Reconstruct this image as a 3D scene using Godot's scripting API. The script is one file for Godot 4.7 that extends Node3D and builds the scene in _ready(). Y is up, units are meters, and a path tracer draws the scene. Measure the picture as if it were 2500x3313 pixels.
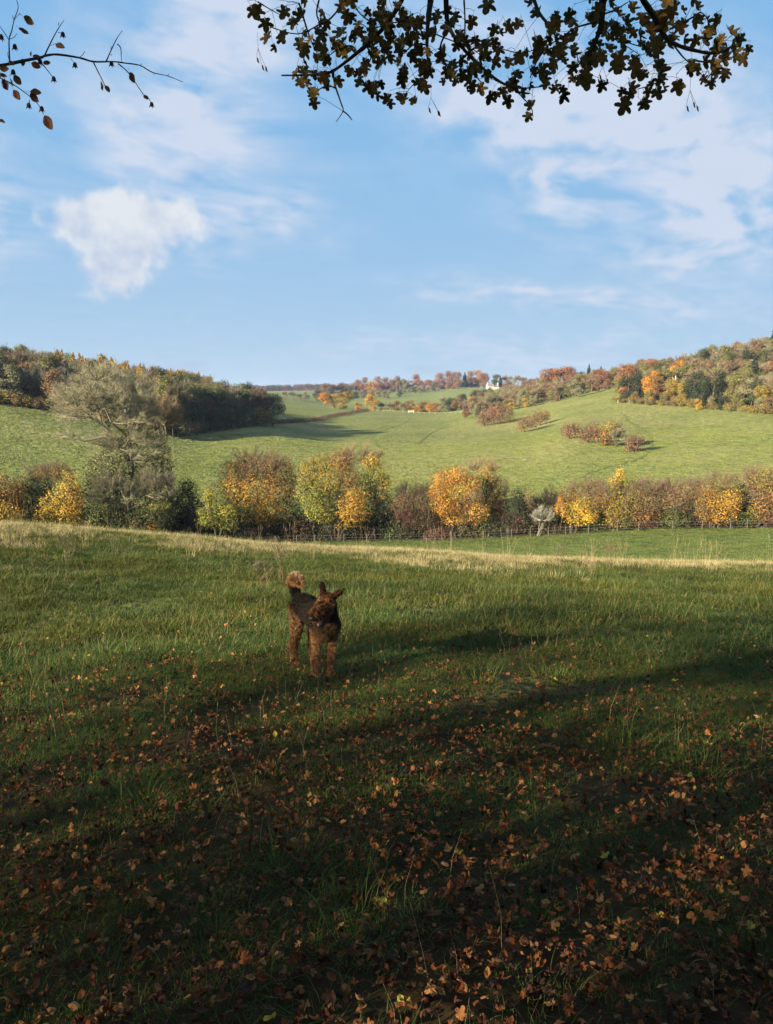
extends Node3D

const EYE := 1.6
const PITCH := -8.0
const FOV := 63.0
const FOCAL := 835.5          # picture units of the 773 x 1024 frame
const SUN_AZ := -128.0        # degrees from straight ahead, clockwise
const SUN_EL := 17.0

const KNOT_R: Array[float] = [0, 2, 4, 7, 11, 16, 21, 25, 32, 42, 60, 85, 110, 150, 200, 250, 290, 335, 380, 430, 480, 540, 600, 700, 850, 1100, 1500, 2500, 4000, 7000]
const KNOT_AZ: Array[float] = [-180, -125, -90, -60, -40, -25, -17, -12, -9, -3, 3, 9, 13, 17, 25, 40, 60, 90, 125, 180]
const KNOT_H := [
	[0, 0.21, 0.43, 0.75, 1.18, 1.73, 2.28, 2.7, 3.43, 4.47, 6.2, 8.24, 10, 12.53, 15, 16.8, 18.11, 19.28, 19.93, 20, 20, 20, 20, 20, 20, 20, 20, 20, 20, 20],
	[0, 0.14, 0.29, 0.5, 0.79, 1.15, 1.51, 1.8, 2.3, 3, 4.2, 5.67, 7, 8.96, 11, 12.71, 14.03, 15.23, 15.92, 16, 16, 16, 16, 16, 16, 16, 16, 16, 16, 16],
	[0, 0.03, 0.06, 0.1, 0.17, 0.26, 0.34, 0.4, 0.48, 0.57, 0.7, 0.84, 1, 1.66, 3, 5.17, 7.51, 10.04, 11.73, 12.13, 12.33, 12.53, 12.71, 12.96, 13.23, 13.52, 14, 14, 14, 14],
	[0, -0.09, -0.18, -0.3, -0.43, -0.56, -0.69, -0.8, -1.02, -1.34, -2, -3.38, -4.5, -5, -2.43, 2, 5.7, 10.38, 13.59, 14, 14, 14, 14, 14, 14, 14, 14, 14, 14, 14],
	[0, -0.18, -0.36, -0.6, -0.84, -1.09, -1.35, -1.6, -2.21, -3.37, -5.6, -8.86, -11, -11.5, -8, -1.85, 3.13, 8.19, 12, 14.64, 15, 14.99, 14.96, 14.9, 14.77, 14.47, 14, 14, 14, 14],
	[0, -0.22, -0.45, -0.81, -1.35, -1.7, -1.93, -2.17, -2.93, -4.6, -7.98, -11.97, -15.83, -15.52, -11.6, -5.28, 0.09, 6.37, 10.69, 12.58, 12.92, 13.05, 13.18, 13.35, 13.56, 13.76, 13.84, 12.84, 12.84, 12.84],
	[0, -0.22, -0.45, -0.81, -1.34, -1.81, -2.18, -2.55, -3.51, -5.37, -9, -13.42, -17.57, -16.46, -13.71, -10.28, -7.36, -4.01, -0.43, 2.7, 4.11, 5, 5.16, 5.36, 5.55, 5.73, 6.04, 8, 8, 8],
	[0, -0.22, -0.45, -0.81, -1.33, -1.87, -2.34, -2.8, -3.87, -5.84, -9.61, -14.17, -18.15, -17.23, -15.23, -13.87, -12.87, -11.06, -7.14, -3.23, -2.83, -3.14, -3.18, -3.15, -3.07, -2.82, -2.18, 8, 8, 8],
	[0, -0.22, -0.45, -0.81, -1.32, -1.91, -2.45, -2.96, -4.11, -6.12, -9.93, -14.53, -18.2, -17.6, -16.21, -14.29, -12.36, -10.47, -9.11, -7.9, -7.02, -6.2, -5.51, -4.43, -2.77, -0.21, 3.47, 10.51, 10.51, 10.51],
	[0, -0.22, -0.45, -0.81, -1.32, -1.95, -2.57, -3.14, -4.37, -6.49, -10.36, -14.71, -18.02, -18.54, -17.58, -16.28, -15.83, -15.47, -15.08, -14.42, -13.39, -12.02, -10.92, -10.56, -10.28, -5.4, 2.61, 15, 15, 15],
	[0, -0.22, -0.45, -0.81, -1.32, -1.97, -2.63, -3.23, -4.49, -6.62, -10.51, -14.92, -17.75, -18.36, -17.63, -16.58, -16.13, -15.73, -15.32, -14.75, -14.08, -13.21, -12.36, -11.19, -9.12, -1.53, 10.52, 20.85, 20.85, 20.85],
	[0, -0.22, -0.45, -0.81, -1.32, -2, -2.72, -3.36, -4.68, -6.87, -10.74, -14.85, -17, -17.6, -16.71, -15.2, -14.28, -13.23, -11.87, -9.12, -6.17, -3.94, -1.65, 2.07, 5.78, 10.33, 15.63, 15.63, 15.63, 15.63],
	[0, -0.22, -0.45, -0.81, -1.32, -2, -2.72, -3.35, -4.66, -6.84, -10.65, -14.62, -16.35, -17.16, -15.4, -12.65, -10.72, -8.71, -6.56, -3.57, -0.01, 4.15, 6.46, 8.46, 10.29, 12.75, 14.46, 8.46, 8.46, 8.46],
	[0, -0.22, -0.45, -0.81, -1.32, -1.99, -2.7, -3.32, -4.61, -6.77, -10.49, -14.22, -15.5, -16.46, -15.08, -13.05, -10.97, -8.1, -4.46, 0.94, 6.75, 10.61, 11.77, 12.02, 12.31, 12.59, 12.71, 11.71, 11.71, 11.71],
	[0, -0.22, -0.45, -0.81, -1.32, -1.95, -2.58, -3.15, -4.37, -6.46, -10, -13.2, -14.36, -15.52, -13.56, -10.57, -8.14, -5.13, -0.65, 6.06, 15.8, 24.45, 28.58, 28.86, 29.17, 29.46, 29.58, 28.58, 28.58, 28.58],
	[0, -0.17, -0.35, -0.6, -0.91, -1.27, -1.65, -2, -2.79, -4.21, -6.6, -9.04, -10.5, -11, -9, -5.49, -2, 2.11, 6.73, 13.15, 21.13, 27.73, 31, 31, 31, 31, 31, 31, 31, 31],
	[0, -0.09, -0.18, -0.3, -0.42, -0.55, -0.68, -0.8, -1.06, -1.51, -2.4, -4, -5, -5, -1.71, 4, 8.35, 13.69, 18.41, 22.11, 25.52, 28.71, 30, 30, 30, 30, 30, 30, 30, 30],
	[0, 0.03, 0.06, 0.1, 0.17, 0.26, 0.34, 0.4, 0.48, 0.57, 0.7, 0.84, 1, 1.66, 3, 5.17, 7.51, 10.04, 11.73, 12.13, 12.33, 12.53, 12.71, 12.96, 13.23, 13.52, 14, 14, 14, 14],
	[0, 0.14, 0.29, 0.5, 0.79, 1.15, 1.51, 1.8, 2.3, 3, 4.2, 5.67, 7, 8.96, 11, 12.71, 14.03, 15.23, 15.92, 16, 16, 16, 16, 16, 16, 16, 16, 16, 16, 16],
	[0, 0.21, 0.43, 0.75, 1.18, 1.73, 2.28, 2.7, 3.43, 4.47, 6.2, 8.24, 10, 12.53, 15, 16.8, 18.11, 19.28, 19.93, 20, 20, 20, 20, 20, 20, 20, 20, 20, 20, 20],
]
const EXPOSURE := 4.4
const SUN := 1.6
const SKY_GAIN := 0.225
const FOG := 0.00006
const NR := 420
var fine := PackedFloat32Array()      # heights resampled: 361 directions x NR distances
var lump := FastNoiseLite.new()
var broad := FastNoiseLite.new()
var blot := FastNoiseLite.new()
var fuzz := FastNoiseLite.new()
var rng := RandomNumberGenerator.new()
var M := {}
var taken := {}
var protos := {}

# colours of leaves, twigs and grass, real-world (linear) values
const PAL := {
	"russet": [Vector3(.15, .065, .026), Vector3(.19, .085, .032), Vector3(.11, .05, .022)],
	"gold": [Vector3(.30, .17, .03), Vector3(.22, .115, .022), Vector3(.37, .23, .04)],
	"yellow": [Vector3(.39, .26, .03), Vector3(.30, .185, .028), Vector3(.20, .16, .035)],
	"yellowgreen": [Vector3(.22, .20, .032), Vector3(.16, .165, .03), Vector3(.10, .12, .028)],
	"olivegold": [Vector3(.17, .14, .03), Vector3(.24, .155, .03), Vector3(.11, .11, .03)],
	"orange": [Vector3(.31, .145, .028), Vector3(.24, .105, .022), Vector3(.35, .19, .035)],
	"rust": [Vector3(.19, .085, .038), Vector3(.145, .062, .03), Vector3(.22, .11, .048)],
	"orangebrown": [Vector3(.21, .105, .03), Vector3(.15, .085, .03), Vector3(.10, .065, .03)],
	"brown": [Vector3(.14, .09, .05), Vector3(.10, .065, .04), Vector3(.17, .105, .05)],
	"redbrown": [Vector3(.13, .06, .05), Vector3(.10, .05, .045), Vector3(.16, .08, .055)],
	"darkred": [Vector3(.07, .036, .03), Vector3(.05, .032, .028), Vector3(.10, .045, .03)],
	"dark": [Vector3(.022, .032, .02), Vector3(.034, .045, .024), Vector3(.016, .024, .016)],
	"darkgreen": [Vector3(.04, .06, .022), Vector3(.055, .075, .025), Vector3(.03, .042, .02)],
	"ivy": [Vector3(.085, .10, .04), Vector3(.055, .07, .028), Vector3(.14, .145, .055)],
	"olive": [Vector3(.11, .115, .04), Vector3(.085, .09, .035), Vector3(.15, .14, .05)],
	"greygreen": [Vector3(.16, .16, .09), Vector3(.12, .13, .07), Vector3(.19, .18, .11)],
	"bramble": [Vector3(.03, .03, .018), Vector3(.045, .04, .022), Vector3(.06, .035, .02)],  # dark enough to take in the shade at the hedge foot
	"t_grey": [Vector3(.16, .155, .105), Vector3(.215, .205, .145), Vector3(.11, .105, .07)],
	"t_ash": [Vector3(.22, .215, .14), Vector3(.28, .27, .185), Vector3(.16, .155, .10)],
	"t_beige": [Vector3(.19, .155, .095), Vector3(.155, .125, .08), Vector3(.225, .18, .11)],
	"t_purple": [Vector3(.12, .09, .065), Vector3(.155, .115, .08), Vector3(.09, .068, .05)],
	"t_dark": [Vector3(.05, .045, .035), Vector3(.07, .06, .045), Vector3(.035, .03, .025)],
	"t_brown": [Vector3(.12, .095, .065), Vector3(.16, .125, .085), Vector3(.09, .07, .05)],
	"t_pale": [Vector3(.26, .265, .22), Vector3(.21, .215, .17), Vector3(.15, .15, .12)],
}


# ---------------------------------------------------------------- mesh builder
class MB:
	var v := PackedVector3Array()
	var c := PackedColorArray()
	var i := PackedInt32Array()

	func quad(p0: Vector3, p1: Vector3, p2: Vector3, p3: Vector3, col: Color) -> void:
		var n := v.size()
		v.append(p0); v.append(p1); v.append(p2); v.append(p3)
		c.append(col); c.append(col); c.append(col); c.append(col)
		i.append(n); i.append(n + 1); i.append(n + 2)
		i.append(n); i.append(n + 2); i.append(n + 3)

	func tri(p0: Vector3, p1: Vector3, p2: Vector3, col: Color, tip: Color) -> void:
		var n := v.size()
		v.append(p0); v.append(p1); v.append(p2)
		c.append(col); c.append(col); c.append(tip)
		i.append(n); i.append(n + 1); i.append(n + 2)

	func box(lo: Vector3, hi: Vector3, col: Color) -> void:
		var p: Array[Vector3] = []
		for k in 8:
			p.append(Vector3(hi.x if k & 1 else lo.x, hi.y if k & 2 else lo.y, hi.z if k & 4 else lo.z))
		quad(p[0], p[2], p[3], p[1], col); quad(p[4], p[5], p[7], p[6], col)
		quad(p[0], p[1], p[5], p[4], col); quad(p[2], p[6], p[7], p[3], col)
		quad(p[0], p[4], p[6], p[2], col); quad(p[1], p[3], p[7], p[5], col)

	# a tapered tube along points; the radius at each point is given
	func tube(pts: PackedVector3Array, rad: PackedFloat32Array, sides: int, col: Color) -> void:
		var first := v.size()
		var n := pts.size()
		var side := Vector3.ZERO
		for k in n:
			var d: Vector3 = (pts[mini(k + 1, n - 1)] - pts[maxi(k - 1, 0)]).normalized()
			if k == 0:
				side = d.cross(Vector3(0.31, 0.2, 0.93)).normalized()
			else:
				side = (side - d * side.dot(d)).normalized()
			var up := d.cross(side)
			for s in sides:
				var a := TAU * s / sides
				v.append(pts[k] + (side * cos(a) + up * sin(a)) * rad[k])
				c.append(col)
		for k in n - 1:
			for s in sides:
				var a := first + k * sides + s
				var b := first + k * sides + (s + 1) % sides
				i.append(a); i.append(b); i.append(b + sides)
				i.append(a); i.append(b + sides); i.append(a + sides)

	func mesh() -> ArrayMesh:
		var m := ArrayMesh.new()
		if v.size() == 0:
			return m
		var a := []
		a.resize(Mesh.ARRAY_MAX)
		a[Mesh.ARRAY_VERTEX] = v
		a[Mesh.ARRAY_COLOR] = c
		a[Mesh.ARRAY_INDEX] = i
		m.add_surface_from_arrays(Mesh.PRIMITIVE_TRIANGLES, a)
		return m


# ---------------------------------------------------------------- scene helpers
func numbered(called: String) -> String:
	var n: int = taken.get(called, -1) + 1
	taken[called] = n
	return called if n == 0 else "%s_%03d" % [called, n]


func tag(o: Node, label: String, category: String, group := "", kind := "") -> void:
	if label: o.set_meta("label", label)
	if category: o.set_meta("category", category)
	if group: o.set_meta("group", group)
	if kind: o.set_meta("kind", kind)


func thing(called: String, label: String, category: String, where := Vector3.ZERO, group := "") -> Node3D:
	var o := Node3D.new()
	o.name = numbered(called)
	add_child(o)
	o.position = where
	tag(o, label, category, group)
	return o


func obj(called: String, mesh: Mesh, mat: Material, parent: Node = null) -> MeshInstance3D:
	var o := MeshInstance3D.new()
	o.name = called if parent else numbered(called)
	o.mesh = mesh
	o.material_override = mat
	(parent if parent else self).add_child(o, true)
	return o


func many(called: String, mesh: Mesh, mat: Material, where: Array[Transform3D], tint: PackedColorArray, parent: Node = null) -> MultiMeshInstance3D:
	var mm := MultiMesh.new()
	mm.transform_format = MultiMesh.TRANSFORM_3D
	mm.use_colors = true
	mm.mesh = mesh
	mm.instance_count = where.size()
	for k in where.size():
		mm.set_instance_transform(k, where[k])
		mm.set_instance_color(k, tint[k])
	var o := MultiMeshInstance3D.new()
	o.name = called if parent else numbered(called)
	o.multimesh = mm
	o.material_override = mat
	o.set_meta("kind", "stuff")
	(parent if parent else self).add_child(o, true)
	return o


func lin(v: Vector3) -> Color:
	return Color(v.x, v.y, v.z).linear_to_srgb()


func vc_mat(rough: float, through := 0.0, spec := 0.3) -> StandardMaterial3D:
	var m := StandardMaterial3D.new()
	m.albedo_color = lin(Vector3(.5, .5, .5))      # vertex colours hold twice the base colour
	m.vertex_color_use_as_albedo = true
	m.roughness = rough
	m.metallic_specular = spec
	m.cull_mode = BaseMaterial3D.CULL_DISABLED
	if through > 0.0:
		m.backlight_enabled = true
		m.backlight = Color(through, through, through)
	return m


func vcol(v: Vector3, k := 1.0) -> Color:
	return Color(minf(v.x * 2.0 * k, 1.0), minf(v.y * 2.0 * k, 1.0), minf(v.z * 2.0 * k, 1.0))


# ---------------------------------------------------------------- terrain
func hermite(ys: Array, xs: Array, n: int, x: float) -> float:
	var j := 0
	while j < n - 2 and xs[j + 1] <= x:
		j += 1
	var h: float = xs[j + 1] - xs[j]
	var t := clampf((x - xs[j]) / h, 0.0, 1.0)
	var d: float = (ys[j + 1] - ys[j]) / h
	var d0: float = d if j == 0 else (ys[j] - ys[j - 1]) / (xs[j] - xs[j - 1])
	var d1: float = d if j >= n - 2 else (ys[j + 2] - ys[j + 1]) / (xs[j + 2] - xs[j + 1])
	var m0 := 0.0 if d0 * d <= 0.0 else 2.0 * d0 * d / (d0 + d)
	var m1 := 0.0 if d1 * d <= 0.0 else 2.0 * d1 * d / (d1 + d)
	if j == 0: m0 = d
	var t2 := t * t
	var t3 := t2 * t
	return (2 * t3 - 3 * t2 + 1) * ys[j] + (t3 - 2 * t2 + t) * h * m0 + (-2 * t3 + 3 * t2) * ys[j + 1] + (t3 - t2) * h * m1


func prepare_heights() -> void:
	var nc := KNOT_AZ.size()
	var cols := []
	for k in nc:
		var col := []
		for q in NR:
			col.append(hermite(KNOT_H[k], KNOT_R, KNOT_R.size(), 2.0 * (exp(q / 51.0) - 1.0)))
		cols.append(col)
	fine.resize(361 * NR)
	var ys := []
	ys.resize(nc)
	for a in 361:
		# weights of the four columns round this direction (smooth in direction)
		var x := a - 180.0
		for q in NR:
			for k in nc:
				ys[k] = cols[k][q]
			fine[a * NR + q] = hermite(ys, KNOT_AZ, nc, x)


func gh(x: float, z: float) -> float:
	var r := sqrt(x * x + z * z)
	var a := rad_to_deg(atan2(x, -z)) + 180.0
	var q := minf(log(1.0 + r / 2.0) * 51.0, NR - 1.01)
	var ai := mini(int(a), 359)
	var qi := int(q)
	var fa := a - ai
	var fq := q - qi
	var b := ai * NR + qi
	var h := lerpf(lerpf(fine[b], fine[b + 1], fq), lerpf(fine[b + NR], fine[b + NR + 1], fq), fa)
	if r < 70.0:
		h += lump.get_noise_2d(x, z) * 0.075 * (1.0 - r / 70.0) * minf(1.0, r)
	if r > 60.0:
		h += broad.get_noise_2d(x, z) * minf((r - 60.0) * 0.006, 0.7)
	return h


func on_ground(px: float, r: float, sink := 0.0) -> Vector3:
	var a := atan((px - 386.5) / 843.0)
	var x := sin(a) * r
	var z := -cos(a) * r
	return Vector3(x, gh(x, z) - sink, z)


# the point at a distance r over the ground that stands at this place of the picture
func at(px: float, row: float, r: float) -> Vector3:
	var d := Vector3(px - 386.5, 512.0 - row, -FOCAL).rotated(Vector3.RIGHT, deg_to_rad(PITCH))
	var k := r / sqrt(d.x * d.x + d.z * d.z)
	return Vector3(0, EYE, 0) + d * k


# how far away the ground is that shows at this place of the picture
func distance_at(px: float, row: float) -> float:
	var r := 125.0
	while r < 1500.0:
		var p := at(px, row, r)
		if p.y < gh(p.x, p.z): break
		r *= 1.004
	return r


func ball() -> Vector3:
	var y := rng.randf_range(-1, 1)
	var a := rng.randf() * TAU
	var s := sqrt(1.0 - y * y)
	return Vector3(s * cos(a), y, s * sin(a))


func around(v: Vector3, s: float) -> Vector3:
	return v + Vector3(rng.randf_range(-s, s), rng.randf_range(-s, s), rng.randf_range(-s, s))

# ---------------------------------------------------------------- foliage
# leaves spread through lobes: each lobe is [centre, radii, palette]; leaves lie mostly near its outside, with gaps
func lobes(mb: MB, list: Array, per_m2: float, size: float, floor_y := -1e9, gap := 0.15, mix := false) -> void:
	for lobe in list:
		var c: Vector3 = lobe[0]
		var r: Vector3 = lobe[1]
		var pal: Array = PAL[lobe[2]]
		var mean := (r.x + r.y + r.z) / 3.0
		var n := int(12.6 * mean * mean * per_m2)
		var off := Vector3(c.z * 3.1, c.x * 1.7, c.y * 2.3)
		for k in n:
			var d := ball()
			var bump := 1.0 + 0.55 * fuzz.get_noise_3dv(d * 2.3 + off)
			var u := rng.randf()
			var p := c + d * r * (bump * (1.0 - 0.5 * u * u))
			if p.y < floor_y:
				continue
			var clump := blot.get_noise_3dv(p / maxf(size * 4.0, 0.3))
			if clump < -gap and rng.randf() < 0.75:
				continue
			var nrm := (d + around(Vector3(0, 0.15, 0), 0.85)).normalized()
			var a := nrm.cross(around(Vector3.UP, 0.6)).normalized()
			var b := nrm.cross(a)
			var s := size * rng.randf_range(0.55, 1.25)
			var t := clampf(0.5 + blot.get_noise_3dv(p * 0.55 + off) * 1.1 + rng.randf_range(-0.24, 0.24), 0.0, 0.999)
			var col: Vector3 = pal[int(t * 3.0)]
			if mix and rng.randf() < 0.10: col = PAL["olive" if rng.randf() < 0.5 else "brown"][rng.randi() % 3]
			var cc := vcol(col, rng.randf_range(0.82, 1.18) * (1.0 + 0.3 * clump))
			mb.quad(p + a * s * 0.6, p + b * s * 0.42 + nrm * s * 0.12, p - a * s * 0.6, p - b * s * 0.42 + nrm * s * 0.12, cc)


func ribbon(mb: MB, p: Vector3, q: Vector3, w: float, col: Color) -> void:
	var side := (q - p).cross(around(Vector3.ZERO, 1.0)).normalized() * w
	mb.tri(p - side, p + side, q, col, col)


# twigs of a bare crown: branches run from the limbs to points in an ellipsoid, twigs leave them outwards and up
func twigs(mb: MB, from: PackedVector3Array, c: Vector3, r: Vector3, branches: int, each: int, length: float, width: float, pal_name: String, up := 0.45, stray := 0.75, stout := 3.0) -> void:
	var pal: Array = PAL[pal_name]
	for k in branches:
		var d := ball()
		if d.y < -0.35: d.y = -d.y * 0.6
		var target := c + d * r * (1.0 - 0.45 * pow(rng.randf(), 1.5)) * (1.0 + 0.25 * fuzz.get_noise_3dv(d * 3.0 + c))
		var best := from[0]
		for q in from:
			if q.distance_squared_to(target) * (1.0 if q.y < target.y + 0.5 else 2.5) < best.distance_squared_to(target) * (1.0 if best.y < target.y + 0.5 else 2.5):
				best = q
		var len := best.distance_to(target)
		var mid := best.lerp(target, 0.5) + Vector3(0, -len * 0.10, 0) + around(Vector3.ZERO, len * 0.09)
		var col := vcol(pal[k % 3], rng.randf_range(0.7, 1.15))
		var pts := PackedVector3Array([best])
		for s in 4:
			var t := (s + 1) / 4.0
			pts.append((best.lerp(mid, t)).lerp(mid.lerp(target, t), t) + around(Vector3.ZERO, len * 0.02))
		mb.tube(pts, PackedFloat32Array([width * stout, width * stout * .85, width * stout * .65, width * stout * .45, width]), 3, col)
		for e in each:
			var t := 0.25 + 0.75 * sqrt(rng.randf())
			var f := t * 4.0
			var p := pts[int(minf(f, 3.0))].lerp(pts[int(minf(f, 3.0)) + 1], f - int(minf(f, 3.0)))
			var out := ((p - c) / r).normalized()
			var dir := (out * 0.9 + Vector3(0, up, 0) + (target - best).normalized() * 0.4 + around(Vector3.ZERO, stray)).normalized()
			var l := length * rng.randf_range(0.5, 1.3)
			var q := p + dir * l
			var tc := vcol(pal[rng.randi() % 3], rng.randf_range(0.75, 1.2))
			ribbon(mb, p, q, width * 0.75, tc)
			for s in 2:
				var m := p.lerp(q, rng.randf_range(0.3, 0.8))
				ribbon(mb, m, m + (dir + around(Vector3(0, 0.15, 0), 0.8)).normalized() * l * 0.5, width * 0.5, tc)


func stem(mb: MB, base: Vector3, top: Vector3, r0: float, r1: float, col: Color, sides := 6, bend := 0.04) -> PackedVector3Array:
	var pts := PackedVector3Array()
	var rad := PackedFloat32Array()
	var len := base.distance_to(top)
	for k in 6:
		var t := k / 5.0
		pts.append(base.lerp(top, t) + (around(Vector3.ZERO, len * bend) if k > 0 else Vector3.ZERO))
		rad.append(lerpf(r0, r1, t) * (1.35 if k == 0 else 1.0))
	mb.tube(pts, rad, sides, col)
	return pts


# a wood tree of some kind, standing at the origin, about 12 m tall; kept as a prototype
func make_proto(kind: String) -> Node3D:
	var o := Node3D.new()
	var tr := MB.new()
	var cr := MB.new()
	var bark := vcol(Vector3(.10, .085, .065))
	match kind:
		"bare", "beige", "darkbare":
			var pal: String = {"bare": "t_grey", "beige": "t_beige", "darkbare": "t_brown"}[kind]
			var tp := stem(tr, Vector3(0, -0.6, 0), Vector3(rng.randf_range(-.5, .5), 7.5, rng.randf_range(-.5, .5)), .26, .12, vcol(Vector3(.2, .18, .14)))
			tp.remove_at(0); tp.remove_at(0)
			twigs(cr, tp, Vector3(0, 7.4, 0), Vector3(3.6, 5.2, 3.6), 76, 44, 1.25, 0.042, pal, 0.9)
			for k in 7:
				var d := ball()
				lobes(cr, [[Vector3(0, 4.0, 0) + d * Vector3(2.2, 2.6, 2.2), Vector3(1.3, 1.5, 1.3), "olive" if kind == "bare" else "brown"]], 5.0, 0.3, 0.3, 0.1)
		"larch":
			stem(tr, Vector3(0, -0.6, 0), Vector3(0, 14, 0), .22, .04, bark, 5, 0.008)
			for tier in 15:
				var y := 3.2 + tier * 0.76
				var rad := (15.0 - y) * 0.27 * rng.randf_range(0.8, 1.15)
				for k in 9:
					var a := rng.randf() * TAU
					lobes(cr, [[Vector3(cos(a) * rad * .62, y - .25, sin(a) * rad * .62), Vector3(rad * .5, .42, rad * .5), "gold" if rng.randf() < .6 else "olivegold"]], 7.0, 0.34, -1e9, 0.3)
		"conifer":
			stem(tr, Vector3(0, -0.6, 0), Vector3(0, 13, 0), .25, .04, bark, 5, 0.008)
			for tier in 16:
				var y := 1.6 + tier * 0.76
				var rad := (14.0 - y) * 0.25 * rng.randf_range(0.85, 1.15)
				for k in 8:
					var a := rng.randf() * TAU
					lobes(cr, [[Vector3(cos(a) * rad * .6, y - .3, sin(a) * rad * .6), Vector3(rad * .5, .5, rad * .5), "dark"]], 8.0, 0.36, -1e9, 0.3)
		"shrub":
			stem(tr, Vector3(0, -0.4, 0), Vector3(0, 1.6, 0), .1, .05, bark)
			for k in 7:
				var a := rng.randf() * TAU
				lobes(cr, [[Vector3(cos(a) * 1.3, rng.randf_range(1.0, 2.6), sin(a) * 1.3), Vector3(1.1, 1.0, 1.1), ["olive", "brown", "olivegold"][k % 3]]], 14.0, 0.26, 0.0, 0.2)
		_:
			var tp := stem(tr, Vector3(0, -0.6, 0), Vector3(rng.randf_range(-.4, .4), 8, rng.randf_range(-.4, .4)), .28, .1, bark)
			var wide := 3.5 if kind != "yew" else 3.9
			for k in 15:
				var d := ball()
				var c := Vector3(0, 6.2 if kind != "yew" else 5.6, 0) + d * Vector3(wide * .64, 4.5, wide * .64)
				var rr := rng.randf_range(1.2, 2.0)
				lobes(cr, [[c, Vector3(rr, rr * .82, rr), kind if kind != "yew" else "dark"]], 15.0, 0.30, 0.4, 0.16)
			tp.remove_at(0); tp.remove_at(0)
			twigs(cr, tp, Vector3(0, 7.4, 0), Vector3(wide, 4.6, wide), 20, 12, 1.1, 0.035, "t_brown")
	obj("trunk", tr.mesh(), M.bark, o)
	obj("crown", cr.mesh(), M.leaf, o)
	return o


func plant(kind: String, called: String, label: String, category: String, where: Vector3, height: float, group := "", wide := 1.0) -> Node3D:
	var full := {"larch": 15.0, "conifer": 14.0, "shrub": 3.3, "bare": 13.3, "beige": 13.3, "darkbare": 13.3}
	if not protos.has(kind):
		protos[kind] = [make_proto(kind), make_proto(kind)]
		if kind in ["bare", "beige", "larch"]: protos[kind].append(make_proto(kind))
	var o: Node3D = protos[kind][rng.randi() % protos[kind].size()].duplicate()
	o.name = numbered(called)
	add_child(o)
	var s: float = height / full.get(kind, 12.2)
	var w := s * wide * rng.randf_range(0.92, 1.08)
	o.transform = Transform3D(Basis(Vector3.UP, rng.randf() * TAU).scaled_local(Vector3(w, s, w)), where)
	tag(o, label, category, group)
	return o

# ---------------------------------------------------------------- sky
func puff(az: float, el: float, a0: float, e0: float, wa: float, we: float, tilt := 0.0) -> float:
	var x := az - a0
	var y := el - e0
	var c := cos(tilt)
	var s := sin(tilt)
	var u := (x * c + y * s) / wa
	var w := (-x * s + y * c) / we
	return exp(-(u * u + w * w))


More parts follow.
